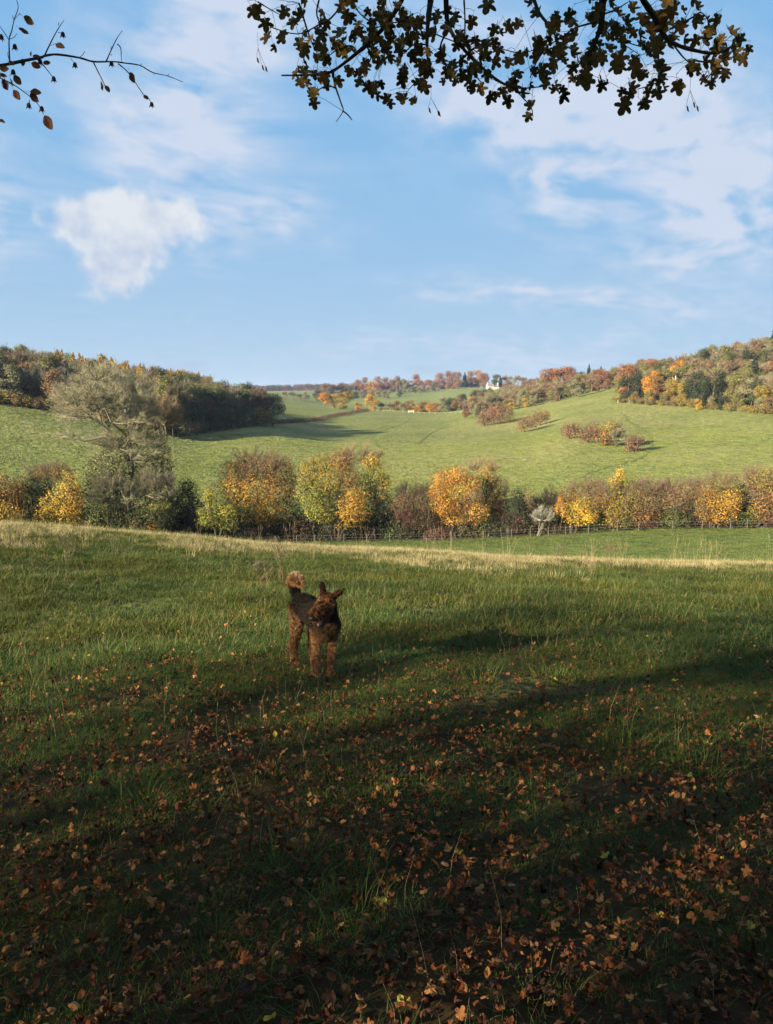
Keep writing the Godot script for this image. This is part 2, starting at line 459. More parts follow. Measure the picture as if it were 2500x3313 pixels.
func make_sky() -> Image:
	var w := 4096
	var h := 2048
	var n1 := FastNoiseLite.new()
	n1.seed = 11; n1.frequency = 1.0; n1.fractal_octaves = 7; n1.fractal_gain = 0.55
	var n2 := FastNoiseLite.new()
	n2.seed = 23; n2.frequency = 1.0; n2.fractal_octaves = 4
	var data := PackedFloat32Array()
	data.resize(w * h * 3)
	for y in h:
		var el := 90.0 - (y + 0.5) / h * 180.0
		var base := Vector3(.25, .27, .2)
		if el > 0.0:
			var t := 1.0 - exp(-el / 12.0)
			base = Vector3(.53, .69, .83).lerp(Vector3(.165, .45, .81), t)
			base = base.lerp(Vector3(.10, .29, .62), clampf((el - 20.0) / 60.0, 0.0, 1.0))
		var ye := sin(deg_to_rad(el))
		var xe := cos(deg_to_rad(el))
		for x in w:
			var o := (y * w + x) * 3
			var col := base
			if el > -0.5 and x % 4 and (el > 42.0 or (x > 512 and x < w - 512)):
				data[o] = data[o - 3]; data[o + 1] = data[o - 2]; data[o + 2] = data[o - 1]
				continue
			if el > -0.5:
				var az := wrapf((x + 0.5) / w * 360.0, -180.0, 180.0)
				var ar := deg_to_rad(az)
				var d := Vector3(sin(ar) * xe, ye, -cos(ar) * xe)
				# a veil on a plane high overhead, its grain drawn out along the wind
				var k := 1.0 / (maxf(d.y, 0.0) + 0.14)
				var p := Vector3(d.x * k, 0.0, d.z * k)
				var wv := n2.get_noise_3dv(p * 0.9) * 0.5
				var f := n1.get_noise_3d(p.x * 1.5 + wv, p.z * 1.5 - wv, 3.0)
				var g := n1.get_noise_3d(p.x * 4.2 + wv * 2.0 + p.z * 1.6, p.z * 3.4, 9.0)
				var b1 := n2.get_noise_3dv(d * 9.0) * 2.2
				var b2 := n2.get_noise_3dv(d * 9.0 + Vector3(40, 7, 3)) * 2.2
				var a := az + b1
				var e := el + b2
				var m := 0.0
				if absf(az) < 60.0:
					m += 0.95 * puff(a, e, -12.5, 19.5, 5.2, 7.5, -0.45)
					m += 0.60 * puff(a, e, -7.5, 11.5, 4.5, 2.0, 0.25)
					m += 0.55 * puff(a, e, -25.0, 11.0, 3.5, 3.5)
					m += 0.85 * puff(a, e, 14.0, 16.5, 8.5, 5.0, -0.3)
					m += 0.70 * puff(a, e, 5.6, 19.0, 3.2, 2.6)
					m += 0.95 * puff(a, e, 21.5, 11.5, 4.5, 4.2, 0.5)
					m += 0.55 * puff(a, e, 12.0, 12.6, 2.0, 1.6)
					m += 0.75 * puff(a, e * 1.0 + b2 * -0.5, 11.5, 6.2, 8.5, 0.75, -0.10)
					m += 0.45 * puff(a, e, 7.0, 3.0, 11.0, 0.8, 0.0)
					m += 0.25 * puff(a, e, -2.0, 22.0, 8.0, 4.0)
				var open := clampf((absf(az) - 30.0) / 25.0, 0.0, 1.0) + clampf((el - 24.0) / 14.0, 0.0, 1.0)
				m += clampf(open, 0.0, 1.0) * clampf(0.5 + f * 0.9, 0.0, 1.0)
				m *= clampf(0.70 + f * 0.8 + g * 1.35, 0.0, 1.7)
				m = clampf(m * 1.5, 0.0, 1.0) * 0.95
				col = col.lerp(Vector3(.64, .72, .87), m)
				# the rounded cloud on the left, white where the sun strikes it
				if absf(az + 17.0) < 12.0 and el < 22.0:
					var q1 := n1.get_noise_3dv(d * 11.0)
					var q2 := n1.get_noise_3dv(d * 26.0 + Vector3(5, 1, 2))
					var q := 1.0 * puff(az, el, -18.4, 10.8, 2.6, 1.5) + 1.05 * puff(az, el, -15.2, 11.0, 2.7, 1.7) + 0.95 * puff(az, el, -16.9, 9.2, 2.7, 1.8) + 0.7 * puff(az, el, -17.8, 7.7, 1.8, 1.2) + 0.33 * puff(az, el, -16.6, 6.2, 2.2, 0.9) + 0.45 * puff(az, el, -20.4, 10.6, 1.5, 1.0) + 0.35 * puff(az, el, -13.0, 10.7, 1.5, 1.0)
					q = smoothstep(0.25, 0.85, q * 0.95 + q1 * 0.36 + q2 * 0.5)
					var lit := clampf(0.62 + (el - 9.5) * 0.09 + q2 * 0.9 + q1 * 0.3, 0.0, 1.0)
					col = col.lerp(Vector3(.52, .60, .78).lerp(Vector3(.80, .84, .88), lit), q * 0.93)
				# low small dull clouds over the horizon
				var lowc := n1.get_noise_3d(az * 0.16, el * 0.75, 40.0)
				col = col.lerp(Vector3(.46, .56, .74), clampf(lowc * 2.2 - 0.25, 0.0, 0.55) * puff(0.0, el, 0.0, 1.7, 1.0, 0.9))
				col *= 1.0 + 0.02 * g
			data[o] = col.x * SKY_GAIN
			data[o + 1] = col.y * SKY_GAIN
			data[o + 2] = col.z * SKY_GAIN
	return Image.create_from_data(w, h, false, Image.FORMAT_RGBF, data.to_byte_array())


# ---------------------------------------------------------------- ground
func noise_tex(freq: float, seed_: int, lo: float, size := 512, bump := false, octaves := 5) -> Texture2D:
	var n := FastNoiseLite.new()
	n.seed = seed_
	n.noise_type = FastNoiseLite.TYPE_SIMPLEX_SMOOTH
	n.frequency = freq
	n.fractal_octaves = octaves
	n.fractal_gain = 0.62
	var im := n.get_seamless_image(size, size, false, false, 0.12)
	im.convert(Image.FORMAT_L8)
	if not bump:
		var d := im.get_data()
		for k in d.size():
			d[k] = int(lo * 255.0 + d[k] * (1.0 - lo))
		im = Image.create_from_data(size, size, false, Image.FORMAT_L8, d)
	return ImageTexture.create_from_image(im)


func ground_colour(x: float, z: float, r: float, az: float) -> Vector3:
	var n1 := blot.get_noise_3d(x * 0.02, 0.0, z * 0.02)
	var n2 := blot.get_noise_3d(x * 0.13, 7.0, z * 0.13)
	var n3 := blot.get_noise_3d(x * 0.9, 17.0, z * 0.9)
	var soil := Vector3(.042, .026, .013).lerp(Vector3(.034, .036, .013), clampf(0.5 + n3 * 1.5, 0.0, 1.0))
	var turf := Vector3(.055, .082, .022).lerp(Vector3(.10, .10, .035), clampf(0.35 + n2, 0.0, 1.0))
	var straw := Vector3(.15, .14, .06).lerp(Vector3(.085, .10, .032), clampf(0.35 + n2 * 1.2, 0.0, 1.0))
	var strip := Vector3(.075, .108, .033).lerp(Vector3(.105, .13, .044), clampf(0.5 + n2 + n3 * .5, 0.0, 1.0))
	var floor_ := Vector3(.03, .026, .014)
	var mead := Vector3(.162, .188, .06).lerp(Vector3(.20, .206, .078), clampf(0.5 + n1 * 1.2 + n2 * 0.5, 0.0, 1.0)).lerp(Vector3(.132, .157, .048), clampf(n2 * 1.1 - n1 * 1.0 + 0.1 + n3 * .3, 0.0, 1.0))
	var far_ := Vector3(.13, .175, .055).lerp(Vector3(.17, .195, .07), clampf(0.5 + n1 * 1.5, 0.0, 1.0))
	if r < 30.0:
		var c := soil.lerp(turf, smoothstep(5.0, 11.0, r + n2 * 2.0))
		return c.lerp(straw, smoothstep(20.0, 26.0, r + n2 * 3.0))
	if r < 75.0:
		return straw.lerp(strip, smoothstep(45.0, 68.0, r))
	if r < 128.0:
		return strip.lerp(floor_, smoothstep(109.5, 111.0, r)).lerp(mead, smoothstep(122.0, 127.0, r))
	return mead.lerp(far_, smoothstep(420.0, 700.0, r))


func make_ground() -> void:
	var dirs := PackedFloat32Array()
	var a := -180.0
	while a < 179.99:
		dirs.append(a)
		a += 0.25 if absf(a) < 36.0 or absf(a + 0.1) < 36.0 else 4.0
	var na := dirs.size()
	var v := PackedVector3Array()
	var c := PackedColorArray()
	var ix := PackedInt32Array()
	var rings := 330
	v.append(Vector3(0, gh(0, 0), 0)); c.append(vcol(Vector3(.03, .03, .015)))
	for q in rings:
		var r := 0.35 * pow(1.0305, q)
		for k in na:
			var ar := deg_to_rad(dirs[k])
			var x := sin(ar) * r
			var z := -cos(ar) * r
			v.append(Vector3(x, gh(x, z), z))
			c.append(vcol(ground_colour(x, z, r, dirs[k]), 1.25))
	for k in na:
		var k2 := (k + 1) % na
		ix.append(0); ix.append(1 + k); ix.append(1 + k2)
		for q in rings - 1:
			var p := 1 + q * na + k
			var p2 := 1 + q * na + k2
			ix.append(p); ix.append(p + na); ix.append(p2 + na)
			ix.append(p); ix.append(p2 + na); ix.append(p2)
	# smooth normals
	var nn := PackedVector3Array()
	nn.resize(v.size())
	for k in range(0, ix.size(), 3):
		var f := (v[ix[k + 2]] - v[ix[k]]).cross(v[ix[k + 1]] - v[ix[k]])
		if f.y < 0.0: f = -f
		nn[ix[k]] += f; nn[ix[k + 1]] += f; nn[ix[k + 2]] += f
	for k in nn.size():
		nn[k] = nn[k].normalized()
	var m := ArrayMesh.new()
	var arr := []
	arr.resize(Mesh.ARRAY_MAX)
	arr[Mesh.ARRAY_VERTEX] = v
	arr[Mesh.ARRAY_NORMAL] = nn
	arr[Mesh.ARRAY_COLOR] = c
	arr[Mesh.ARRAY_INDEX] = ix
	m.add_surface_from_arrays(Mesh.PRIMITIVE_TRIANGLES, arr)
	var mat := vc_mat(0.95, 0.0, 0.15)
	mat.albedo_texture = noise_tex(0.011, 5, 0.68, 1024, false, 7)
	mat.heightmap_enabled = true
	mat.heightmap_texture = noise_tex(0.02, 8, 0.0, 1024, true, 7)
	mat.heightmap_scale = 45.0
	mat.uv1_triplanar = true
	mat.uv1_world_triplanar = true
	mat.uv1_scale = Vector3(0.021, 0.021, 0.021)
	var g := obj("ground", m, mat)
	tag(g, "grassy hillside falling to a valley meadow and rising to the hills beyond", "ground", "", "structure")


# ---------------------------------------------------------------- grass and leaves
func tuft(blades: int, spread: float, h: float, w: float, lean: float, cols: Array) -> ArrayMesh:
	var mb := MB.new()
	for k in blades:
		var a := rng.randf() * TAU
		var p := Vector3(cos(a), 0, sin(a)) * spread * sqrt(rng.randf())
		p.y = -0.02
		var hh := h * rng.randf_range(0.45, 1.2)
		var b := a + rng.randf_range(-1.2, 1.2)
		var out := Vector3(cos(b), 0, sin(b)) * hh * lean * rng.randf_range(0.2, 1.3)
		var side := Vector3(-sin(b), 0, cos(b)).rotated(Vector3.UP, rng.randf_range(-.9, .9)) * w * rng.randf_range(0.6, 1.2)
		var mid := p + out * 0.35 + Vector3(0, hh * 0.6, 0)
		var tip := p + out + Vector3(0, hh * rng.randf_range(0.75, 1.0), 0)
		var col: Vector3 = cols[rng.randi() % cols.size()]
		var cc := vcol(col, rng.randf_range(0.75, 1.25))
		mb.quad(p - side, p + side, mid + side * 0.75, mid - side * 0.75, cc)
		mb.tri(mid - side * 0.75, mid + side * 0.75, tip, cc, cc)
	return mb.mesh()


# scatter copies over a fan of ground; dense(r, x, z) gives copies per square metre
func scatter(r0: float, r1: float, half: float, most: float, dense: Callable, put: Callable) -> void:
	var area := deg_to_rad(half) * (r1 * r1 - r0 * r0)
	for k in int(area * most):
		var r := sqrt(rng.randf_range(r0 * r0, r1 * r1))
		var a := deg_to_rad(rng.randf_range(-half, half))
		var x := sin(a) * r
		var z := -cos(a) * r
		if rng.randf() * most < (dense as Callable).call(r, x, z):
			(put as Callable).call(x, z, r)


func grass_layer(called: String, mesh: ArrayMesh, r0: float, r1: float, most: float, dense: Callable, tone: Callable, smin := 0.7, smax := 1.3, label := "") -> void:
	var where: Array[Transform3D] = []
	var tint := PackedColorArray()
	scatter(r0, r1, 34.0, most, dense, func(x: float, z: float, r: float) -> void:
		var s := rng.randf_range(smin, smax)
		var b := Basis(Vector3.UP, rng.randf() * TAU).scaled(Vector3(s, s * rng.randf_range(0.75, 1.25), s))
		where.append(Transform3D(b, Vector3(x, gh(x, z), z)))
		var t: Color = (tone as Callable).call(x, z, r)
		tint.append(t))
	var o := many(called, mesh, M.grass, where, tint)
	if label: tag(o, label, "grass")


func make_grass() -> void:
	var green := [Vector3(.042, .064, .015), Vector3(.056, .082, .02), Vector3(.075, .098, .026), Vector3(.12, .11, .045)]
	var mixed := [Vector3(.036, .051, .013), Vector3(.047, .064, .016), Vector3(.063, .077, .022), Vector3(.045, .06, .015), Vector3(.13, .115, .05)]
	var pale := [Vector3(.27, .235, .125), Vector3(.34, .29, .165), Vector3(.19, .175, .08), Vector3(.12, .135, .045)]
	var lush := [Vector3(.07, .10, .03), Vector3(.092, .12, .04), Vector3(.13, .14, .058)]
	var mead := [Vector3(.162, .186, .06), Vector3(.20, .205, .075), Vector3(.125, .158, .05)]
	var patch := func(x: float, z: float) -> float: return blot.get_noise_3d(x * 0.8, 3.0, z * 0.8) + 0.5 * blot.get_noise_3d(x * 2.3, 5.0, z * 2.3)
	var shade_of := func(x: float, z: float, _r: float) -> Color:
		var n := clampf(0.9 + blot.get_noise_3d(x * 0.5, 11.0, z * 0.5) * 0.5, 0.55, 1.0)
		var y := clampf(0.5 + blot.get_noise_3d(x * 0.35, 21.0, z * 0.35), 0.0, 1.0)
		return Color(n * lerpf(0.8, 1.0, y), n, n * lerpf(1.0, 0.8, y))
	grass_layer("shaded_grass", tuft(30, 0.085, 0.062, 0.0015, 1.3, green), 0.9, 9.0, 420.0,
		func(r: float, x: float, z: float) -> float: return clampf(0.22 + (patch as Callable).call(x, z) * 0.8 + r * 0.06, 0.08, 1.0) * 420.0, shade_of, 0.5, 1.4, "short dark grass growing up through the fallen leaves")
	grass_layer("hillside_grass", tuft(44, 0.14, 0.068, 0.0024, 1.25, mixed), 8.0, 30.0, 95.0,
		func(r: float, x: float, z: float) -> float: return clampf(0.75 + (patch as Callable).call(x, z) * 0.9, 0.12, 1.0) * 95.0, shade_of, 0.6, 1.7, "tufty green grass on the open hillside around the dog")
	grass_layer("dry_grass", tuft(22, 0.16, 0.22, 0.0028, 0.6, pale), 12.0, 34.0, 42.0,
		func(r: float, x: float, z: float) -> float:
			var n := blot.get_noise_3d(x * 0.22, 31.0, z * 0.22)
			return 42.0 * clampf(smoothstep(20.5, 26.0, r + n * 6.0 + clampf(x * .12, -1.5, 2.0)) * (0.75 + n) + clampf(n * 1.6 - 0.55, 0.0, 0.18), 0.0, 1.0), 
		func(x: float, z: float, _r: float) -> Color: return Color(1, 1, 1) * clampf(0.85 + blot.get_noise_3d(x * .6, 1, z * .6) * .4, .6, 1.0), 0.45, 1.05, "pale dry grass along the brow of the slope")
	grass_layer("slope_grass", tuft(30, 0.4, 0.2, 0.012, 0.8, mixed), 32.0, 76.0, 3.5, func(_r: float, _x: float, _z: float) -> float: return 3.5, shade_of, 0.8, 1.4, "grass on the steep bank below the brow")
	grass_layer("strip_grass", tuft(44, 0.42, 0.13, 0.011, 0.8, lush), 70.0, 111.0, 9.0,
		func(_r: float, x: float, z: float) -> float: return 9.0 * clampf(0.7 + (patch as Callable).call(x * .3, z * .3), 0.2, 1.0), shade_of, 0.7, 1.3, "bright green grass strip in front of the hedgerow fence")
	grass_layer("meadow_grass", tuft(40, 1.3, 0.16, 0.05, 0.8, mead), 126.0, 300.0, 0.8,
		func(r: float, x: float, z: float) -> float: return 0.8 * clampf(0.6 + (patch as Callable).call(x * .1, z * .1), 0.1, 1.0), shade_of, 0.7, 1.3, "yellowish pasture grass across the valley meadow")
	grass_layer("grass_tussock", tuft(90, 0.13, 0.17, 0.0019, 1.2, green), 2.0, 12.0, 1.3, func(_r: float, x: float, z: float) -> float: return 1.3 * clampf(0.5 + blot.get_noise_3d(x * .7, 81, z * .7) * 2.0, 0.0, 1.0), shade_of, 0.6, 1.25, "rank green tussocks standing above the shorter grass")
	# single straws standing in the near grass
	var straw := MB.new()
	for k in 1:
		var b := Vector3(k * 0.02, 0, 0.01 * k)
		var l := 0.42 + 0.07 * k
		var p1 := b + Vector3(0.02, l * 0.55, 0.015 * k)
		var p2 := b + Vector3(0.09 + 0.05 * k, l, 0.02)
		var cc := vcol(Vector3(.40, .33, .19))
		straw.tube(PackedVector3Array([b, p1, p2]), PackedFloat32Array([0.0012, 0.001, 0.0007]), 3, cc)
		straw.tube(PackedVector3Array([p2, p2.lerp(p2 + (p2 - p1), 0.12), p2 + (p2 - p1) * 0.3]), PackedFloat32Array([0.0008, 0.0018, 0.0005]), 4, vcol(Vector3(.34, .26, .15)))
	var where: Array[Transform3D] = []
	var tint := PackedColorArray()
	scatter(1.8, 27.0, 34.0, 20.0, func(r: float, x: float, z: float) -> float: return clampf(5.0 + blot.get_noise_3d(x * .5, 61, z * .5) * 26.0, 0.6, 20.0) * (1.0 if r > 4.0 else 0.8),
		func(x: float, z: float, _r: float) -> void:
			var b := Basis(Vector3.UP, rng.randf() * TAU) * Basis(Vector3.RIGHT, rng.randf_range(-.3, .3))
			where.append(Transform3D(b.scaled(Vector3.ONE * rng.randf_range(0.22, 0.62) * (1.0 if _r < 5.0 else 1.1)), Vector3(x, gh(x, z) - 0.01, z)))
			tint.append(Color(1, 1, 1) * rng.randf_range(0.5, 1.0)))
	tag(many("straw", straw.mesh(), M.grass, where, tint), "pale dry straws standing among the grass", "grass")
	# tall seeding grasses on the brow
	var tall := MB.new()
	for k in 5:
		var b := Vector3(rng.randf_range(-.12, .12), 0, rng.randf_range(-.12, .12))
		var l := rng.randf_range(0.65, 1.1)
		var o := around(Vector3.ZERO, 0.3)
		var p1 := b + Vector3(o.x * 0.4, l * 0.6, o.z * 0.4)
		var p2 := b + Vector3(o.x, l, o.z)
		tall.tube(PackedVector3Array([b, p1, p2]), PackedFloat32Array([0.0028, 0.002, 0.0014]), 3, vcol(Vector3(.36, .29, .17)))
		tall.tube(PackedVector3Array([p2, p2 + (p2 - p1) * 0.2, p2 + (p2 - p1) * 0.45]), PackedFloat32Array([0.0015, 0.006, 0.0015]), 4, vcol(Vector3(.27, .2, .12)))
	var where2: Array[Transform3D] = []
	var tint2 := PackedColorArray()
	scatter(20.0, 29.0, 34.0, 0.5, func(_r: float, x: float, z: float) -> float: return 0.5 * clampf(0.45 + blot.get_noise_3d(x * .3, 71, z * .3) * 1.5, 0.0, 1.0),
		func(x: float, z: float, _r: float) -> void:
			where2.append(Transform3D(Basis(Vector3.UP, rng.randf() * TAU).scaled(Vector3.ONE * rng.randf_range(0.35, 0.8)), Vector3(x, gh(x, z) - 0.01, z)))
			tint2.append(Color(1, 1, 1) * rng.randf_range(0.6, 1.0)))
	tag(many("seeding_grass", tall.mesh(), M.grass, where2, tint2), "tall seeding grass stems leaning along the brow of the slope", "grass")


# a leaf lying in the x-z plane, stalk towards +z, tip towards -z, one unit long
func leaf_mesh(shape: String, curl: float, vary: float) -> ArrayMesh:
	var mb := MB.new()
	var edge := PackedVector2Array()
	if shape == "beech":
		for k in 15:
			var t := k / 14.0
			var w := 0.31 * pow(sin(PI * pow(t, 0.85)), 0.8) * (1.0 + (0.05 if k % 2 else -0.02))
			edge.append(Vector2(w, 0.5 - t))
	else:
		# five rounded lobes: half outline from the stalk round to the tip
		for p in [[0.02, .5], [.10, .44], [.24, .47], [.36, .40], [.38, .30], [.28, .20], [.25, .14], [.38, .12], [.52, .02], [.55, -.10], [.46, -.17], [.32, -.12], [.20, -.10], [.22, -.24], [.20, -.38], [.10, -.47], [0.0, -.52]]:
			edge.append(Vector2(p[0], p[1]))
	var rows := edge.size()
	var cup := func(x: float, z: float) -> Vector3:
		return Vector3(x * (1.0 - 0.25 * curl * absf(x)), curl * (x * x * 1.3 + z * z * 0.55) + 0.05 * vary * sin(z * 9.0 + vary * 3.0) * x * 3.0 - 0.06 * curl, z)
	for s in [-1.0, 1.0]:
		for k in rows - 1:
			var a := edge[k]
			var b := edge[k + 1]
			var za := a.y if shape == "beech" else lerpf(a.y, 0.05, 0.55)
			var zb := b.y if shape == "beech" else lerpf(b.y, 0.05, 0.55)
			var shade := 1.0 - 0.10 * (k % 2)
			mb.quad(cup.call(0.0, za), cup.call(a.x * s, a.y), cup.call(b.x * s, b.y), cup.call(0.0, zb), Color(shade, shade, shade))
	mb.tube(PackedVector3Array([Vector3(0, 0.01, 0.45), Vector3(0.02 * vary, 0.03, 0.66), Vector3(0.06 * vary, 0.02, 0.86)]), PackedFloat32Array([0.014, 0.010, 0.012]), 3, Color(.6, .5, .4))
	return mb.mesh()


func make_leaf_litter() -> void:
	var shapes: Array[ArrayMesh] = []
	for k in 8:
		shapes.append(leaf_mesh("beech" if k < 4 else "maple", [.9, 1.7, 2.4, -1.5, .4, 1.0, 2.0, -1.2][k], [0.9, 2.2, -2.6, 1.6, -2.0, 2.2, -1.9, 2.6][k]))
	var tones := [Vector3(.13, .042, .014), Vector3(.085, .028, .012), Vector3(.17, .072, .024), Vector3(.05, .021, .012), Vector3(.23, .115, .042), Vector3(.032, .017, .011), Vector3(.095, .042, .02)]
	var spots := []
	scatter(0.9, 17.0, 34.0, 950.0,
		func(r: float, x: float, z: float) -> float:
			var n := blot.get_noise_3d(x * 0.8, 3.0, z * 0.8)
			var base := 950.0 * exp(-pow(maxf(r - 1.2, 0.0) / 4.2, 1.6)) + 0.6
			return base * clampf(0.75 - n * 0.5, 0.3, 1.3),
		func(x: float, z: float, r: float) -> void: spots.append([r, x, z]))
	spots.sort_custom(func(p, q): return p[0] < q[0])
	var rest := []
	for k in 8:
		var w: Array[Transform3D] = []
		rest.append([w, PackedColorArray()])
	var singles := 0
	for k in spots.size():
		var r: float = spots[k][0]
		var x: float = spots[k][1]
		var z: float = spots[k][2]
		var sh := rng.randi() % 8
		var size := rng.randf_range(0.02, 0.043) * (1.0 if sh < 4 else 1.05)
		var b := Basis(Vector3.UP, rng.randf() * TAU) * Basis(Vector3.RIGHT, rng.randfn(0.0, 0.5)) * Basis(Vector3.BACK, rng.randfn(0.0, 0.5))
		var lift := rng.randf_range(0.008, 0.05 if r < 3.0 else 0.08)
		var t := Transform3D(b.scaled(Vector3.ONE * size), Vector3(x, gh(x, z) + lift, z))
		var col: Vector3 = tones[rng.randi() % tones.size()]
		var bright := rng.randf_range(0.7, 1.25)
		var in_view := absf(x / -z) < 0.50 and r > 1.9
		if in_view and singles < 262 and (k % 2 == 0):
			singles += 1
			var tone_at := rng.randi() % 7
			var key := "litter_%d" % tone_at
			if not M.has(key):
				M[key] = leaf_mat(tones[tone_at], 0.25)
			var o := obj("fallen_leaf", shapes[sh], M[key])
			o.transform = t
			var hue: String = ["russet", "dark russet", "tan", "dark brown", "pale orange", "blackish brown", "dull brown"][tone_at]
			tag(o, "%s leaf in the litter, %s, %s" % [hue, ["nearest the camera", "a stride farther off", "two strides off"][clampi(int((r - 1.9) / 0.35), 0, 2)], ["toward the left edge", "left of the middle", "in the middle", "right of the middle", "toward the right edge"][clampi(int((x / -z + 0.5) * 5.0), 0, 4)]], "leaf", "fallen leaves in the near grass")
		else:
			rest[sh][0].append(t)
			rest[sh][1].append(Color(minf(col.x * bright * 2.0, 1), minf(col.y * bright * 2.0, 1), minf(col.z * bright * 2.0, 1)))
	for k in 8:
		var o := many("leaf_litter", shapes[k], M.litter, rest[k][0], rest[k][1])
		tag(o, "russet and brown leaves strewn thickly over the shaded grass", "leaf litter")
	# yellow leaves that stand out, each in a place of its own
	var yellow := leaf_mat(Vector3(.42, .28, .035), 0.25)
	var lime := leaf_mat(Vector3(.30, .27, .05), 0.25)
	for y in [
		[402, 1003, "lime", 0.06, "large lime yellow leaf lying flat at the bottom, below the middle"], [268, 1018, "yellow", 0.055, "yellow leaf at the bottom edge, left of the lime leaf"],
		[325, 820, "lime", 0.06, "pale lime leaf in the grass right below the dog, in the litter"], [380, 901, "lime", 0.06, "pale greenish yellow maple leaf among dark leaves, centre"],
		[459, 852, "yellow", 0.05, "small deep yellow leaf right of centre in the litter"], [631, 805, "yellow", 0.06, "bright yellow leaf beside pale tan leaves on the right"],
		[707, 743, "yellow", 0.07, "vivid yellow leaf lying alone on the grass at the right"], [749, 925, "lime", 0.06, "pale yellow leaf near the lower right edge"],
		[690, 775, "lime", 0.055, "lime leaf just below the vivid yellow leaf on the right"], [740, 658, "yellow", 0.075, "golden leaf caught in the grass near the right edge"],
		[675, 680, "yellow", 0.07, "yellow leaf on the grass right of the dog shadow"], [555, 679, "yellow", 0.07, "yellow leaf on the grass below the dark shadow"],
		[200, 592, "yellow", 0.09, "yellow leaf on the sunlit grass left of the dog"], [275, 734, "yellow", 0.06, "yellow leaf in the litter left of the centre"],
		[574, 612, "yellow", 0.08, "small yellow leaf far out on the sunlit grass"], [660, 915, "yellow", 0.05, "round yellow leaf in the deep shade on the right"],
		[605, 855, "lime", 0.055, "pale lime leaf upright in the dark litter"], [585, 615, "yellow", 0.07, "yellow leaf beside brown leaves on the far grass"],
		[718, 857, "yellow", 0.055, "mustard leaf in the shaded grass near the right edge"], [148, 760, "yellow", 0.055, "mustard leaf in the litter toward the left"],
	]:
		var d := Vector3(y[0] - 386.5, 512.0 - y[1], -FOCAL).rotated(Vector3.RIGHT, deg_to_rad(PITCH)).normalized()
		var p := Vector3(0, EYE, 0)
		while p.y > gh(p.x, p.z) + 0.03:
			p += d * 0.02
		var o := obj("yellow_leaf", shapes[[4, 4, 0][rng.randi() % 3]], yellow if y[2] == "yellow" else lime)
		o.transform = Transform3D((Basis(Vector3.UP, rng.randf() * TAU) * Basis(Vector3.RIGHT, rng.randf_range(-.5, .5))).scaled(Vector3.ONE * y[3] * 0.85), p)
		tag(o, y[4], "leaf", "yellow leaves on the grass")


func leaf_mat(c: Vector3, through: float) -> StandardMaterial3D:
	var m := StandardMaterial3D.new()
	m.albedo_color = lin(c)
	m.vertex_color_use_as_albedo = true
	m.roughness = 0.6
	m.metallic_specular = 0.22
	m.cull_mode = BaseMaterial3D.CULL_DISABLED
	m.backlight_enabled = true
	m.backlight = Color(through, through, through)
	return m

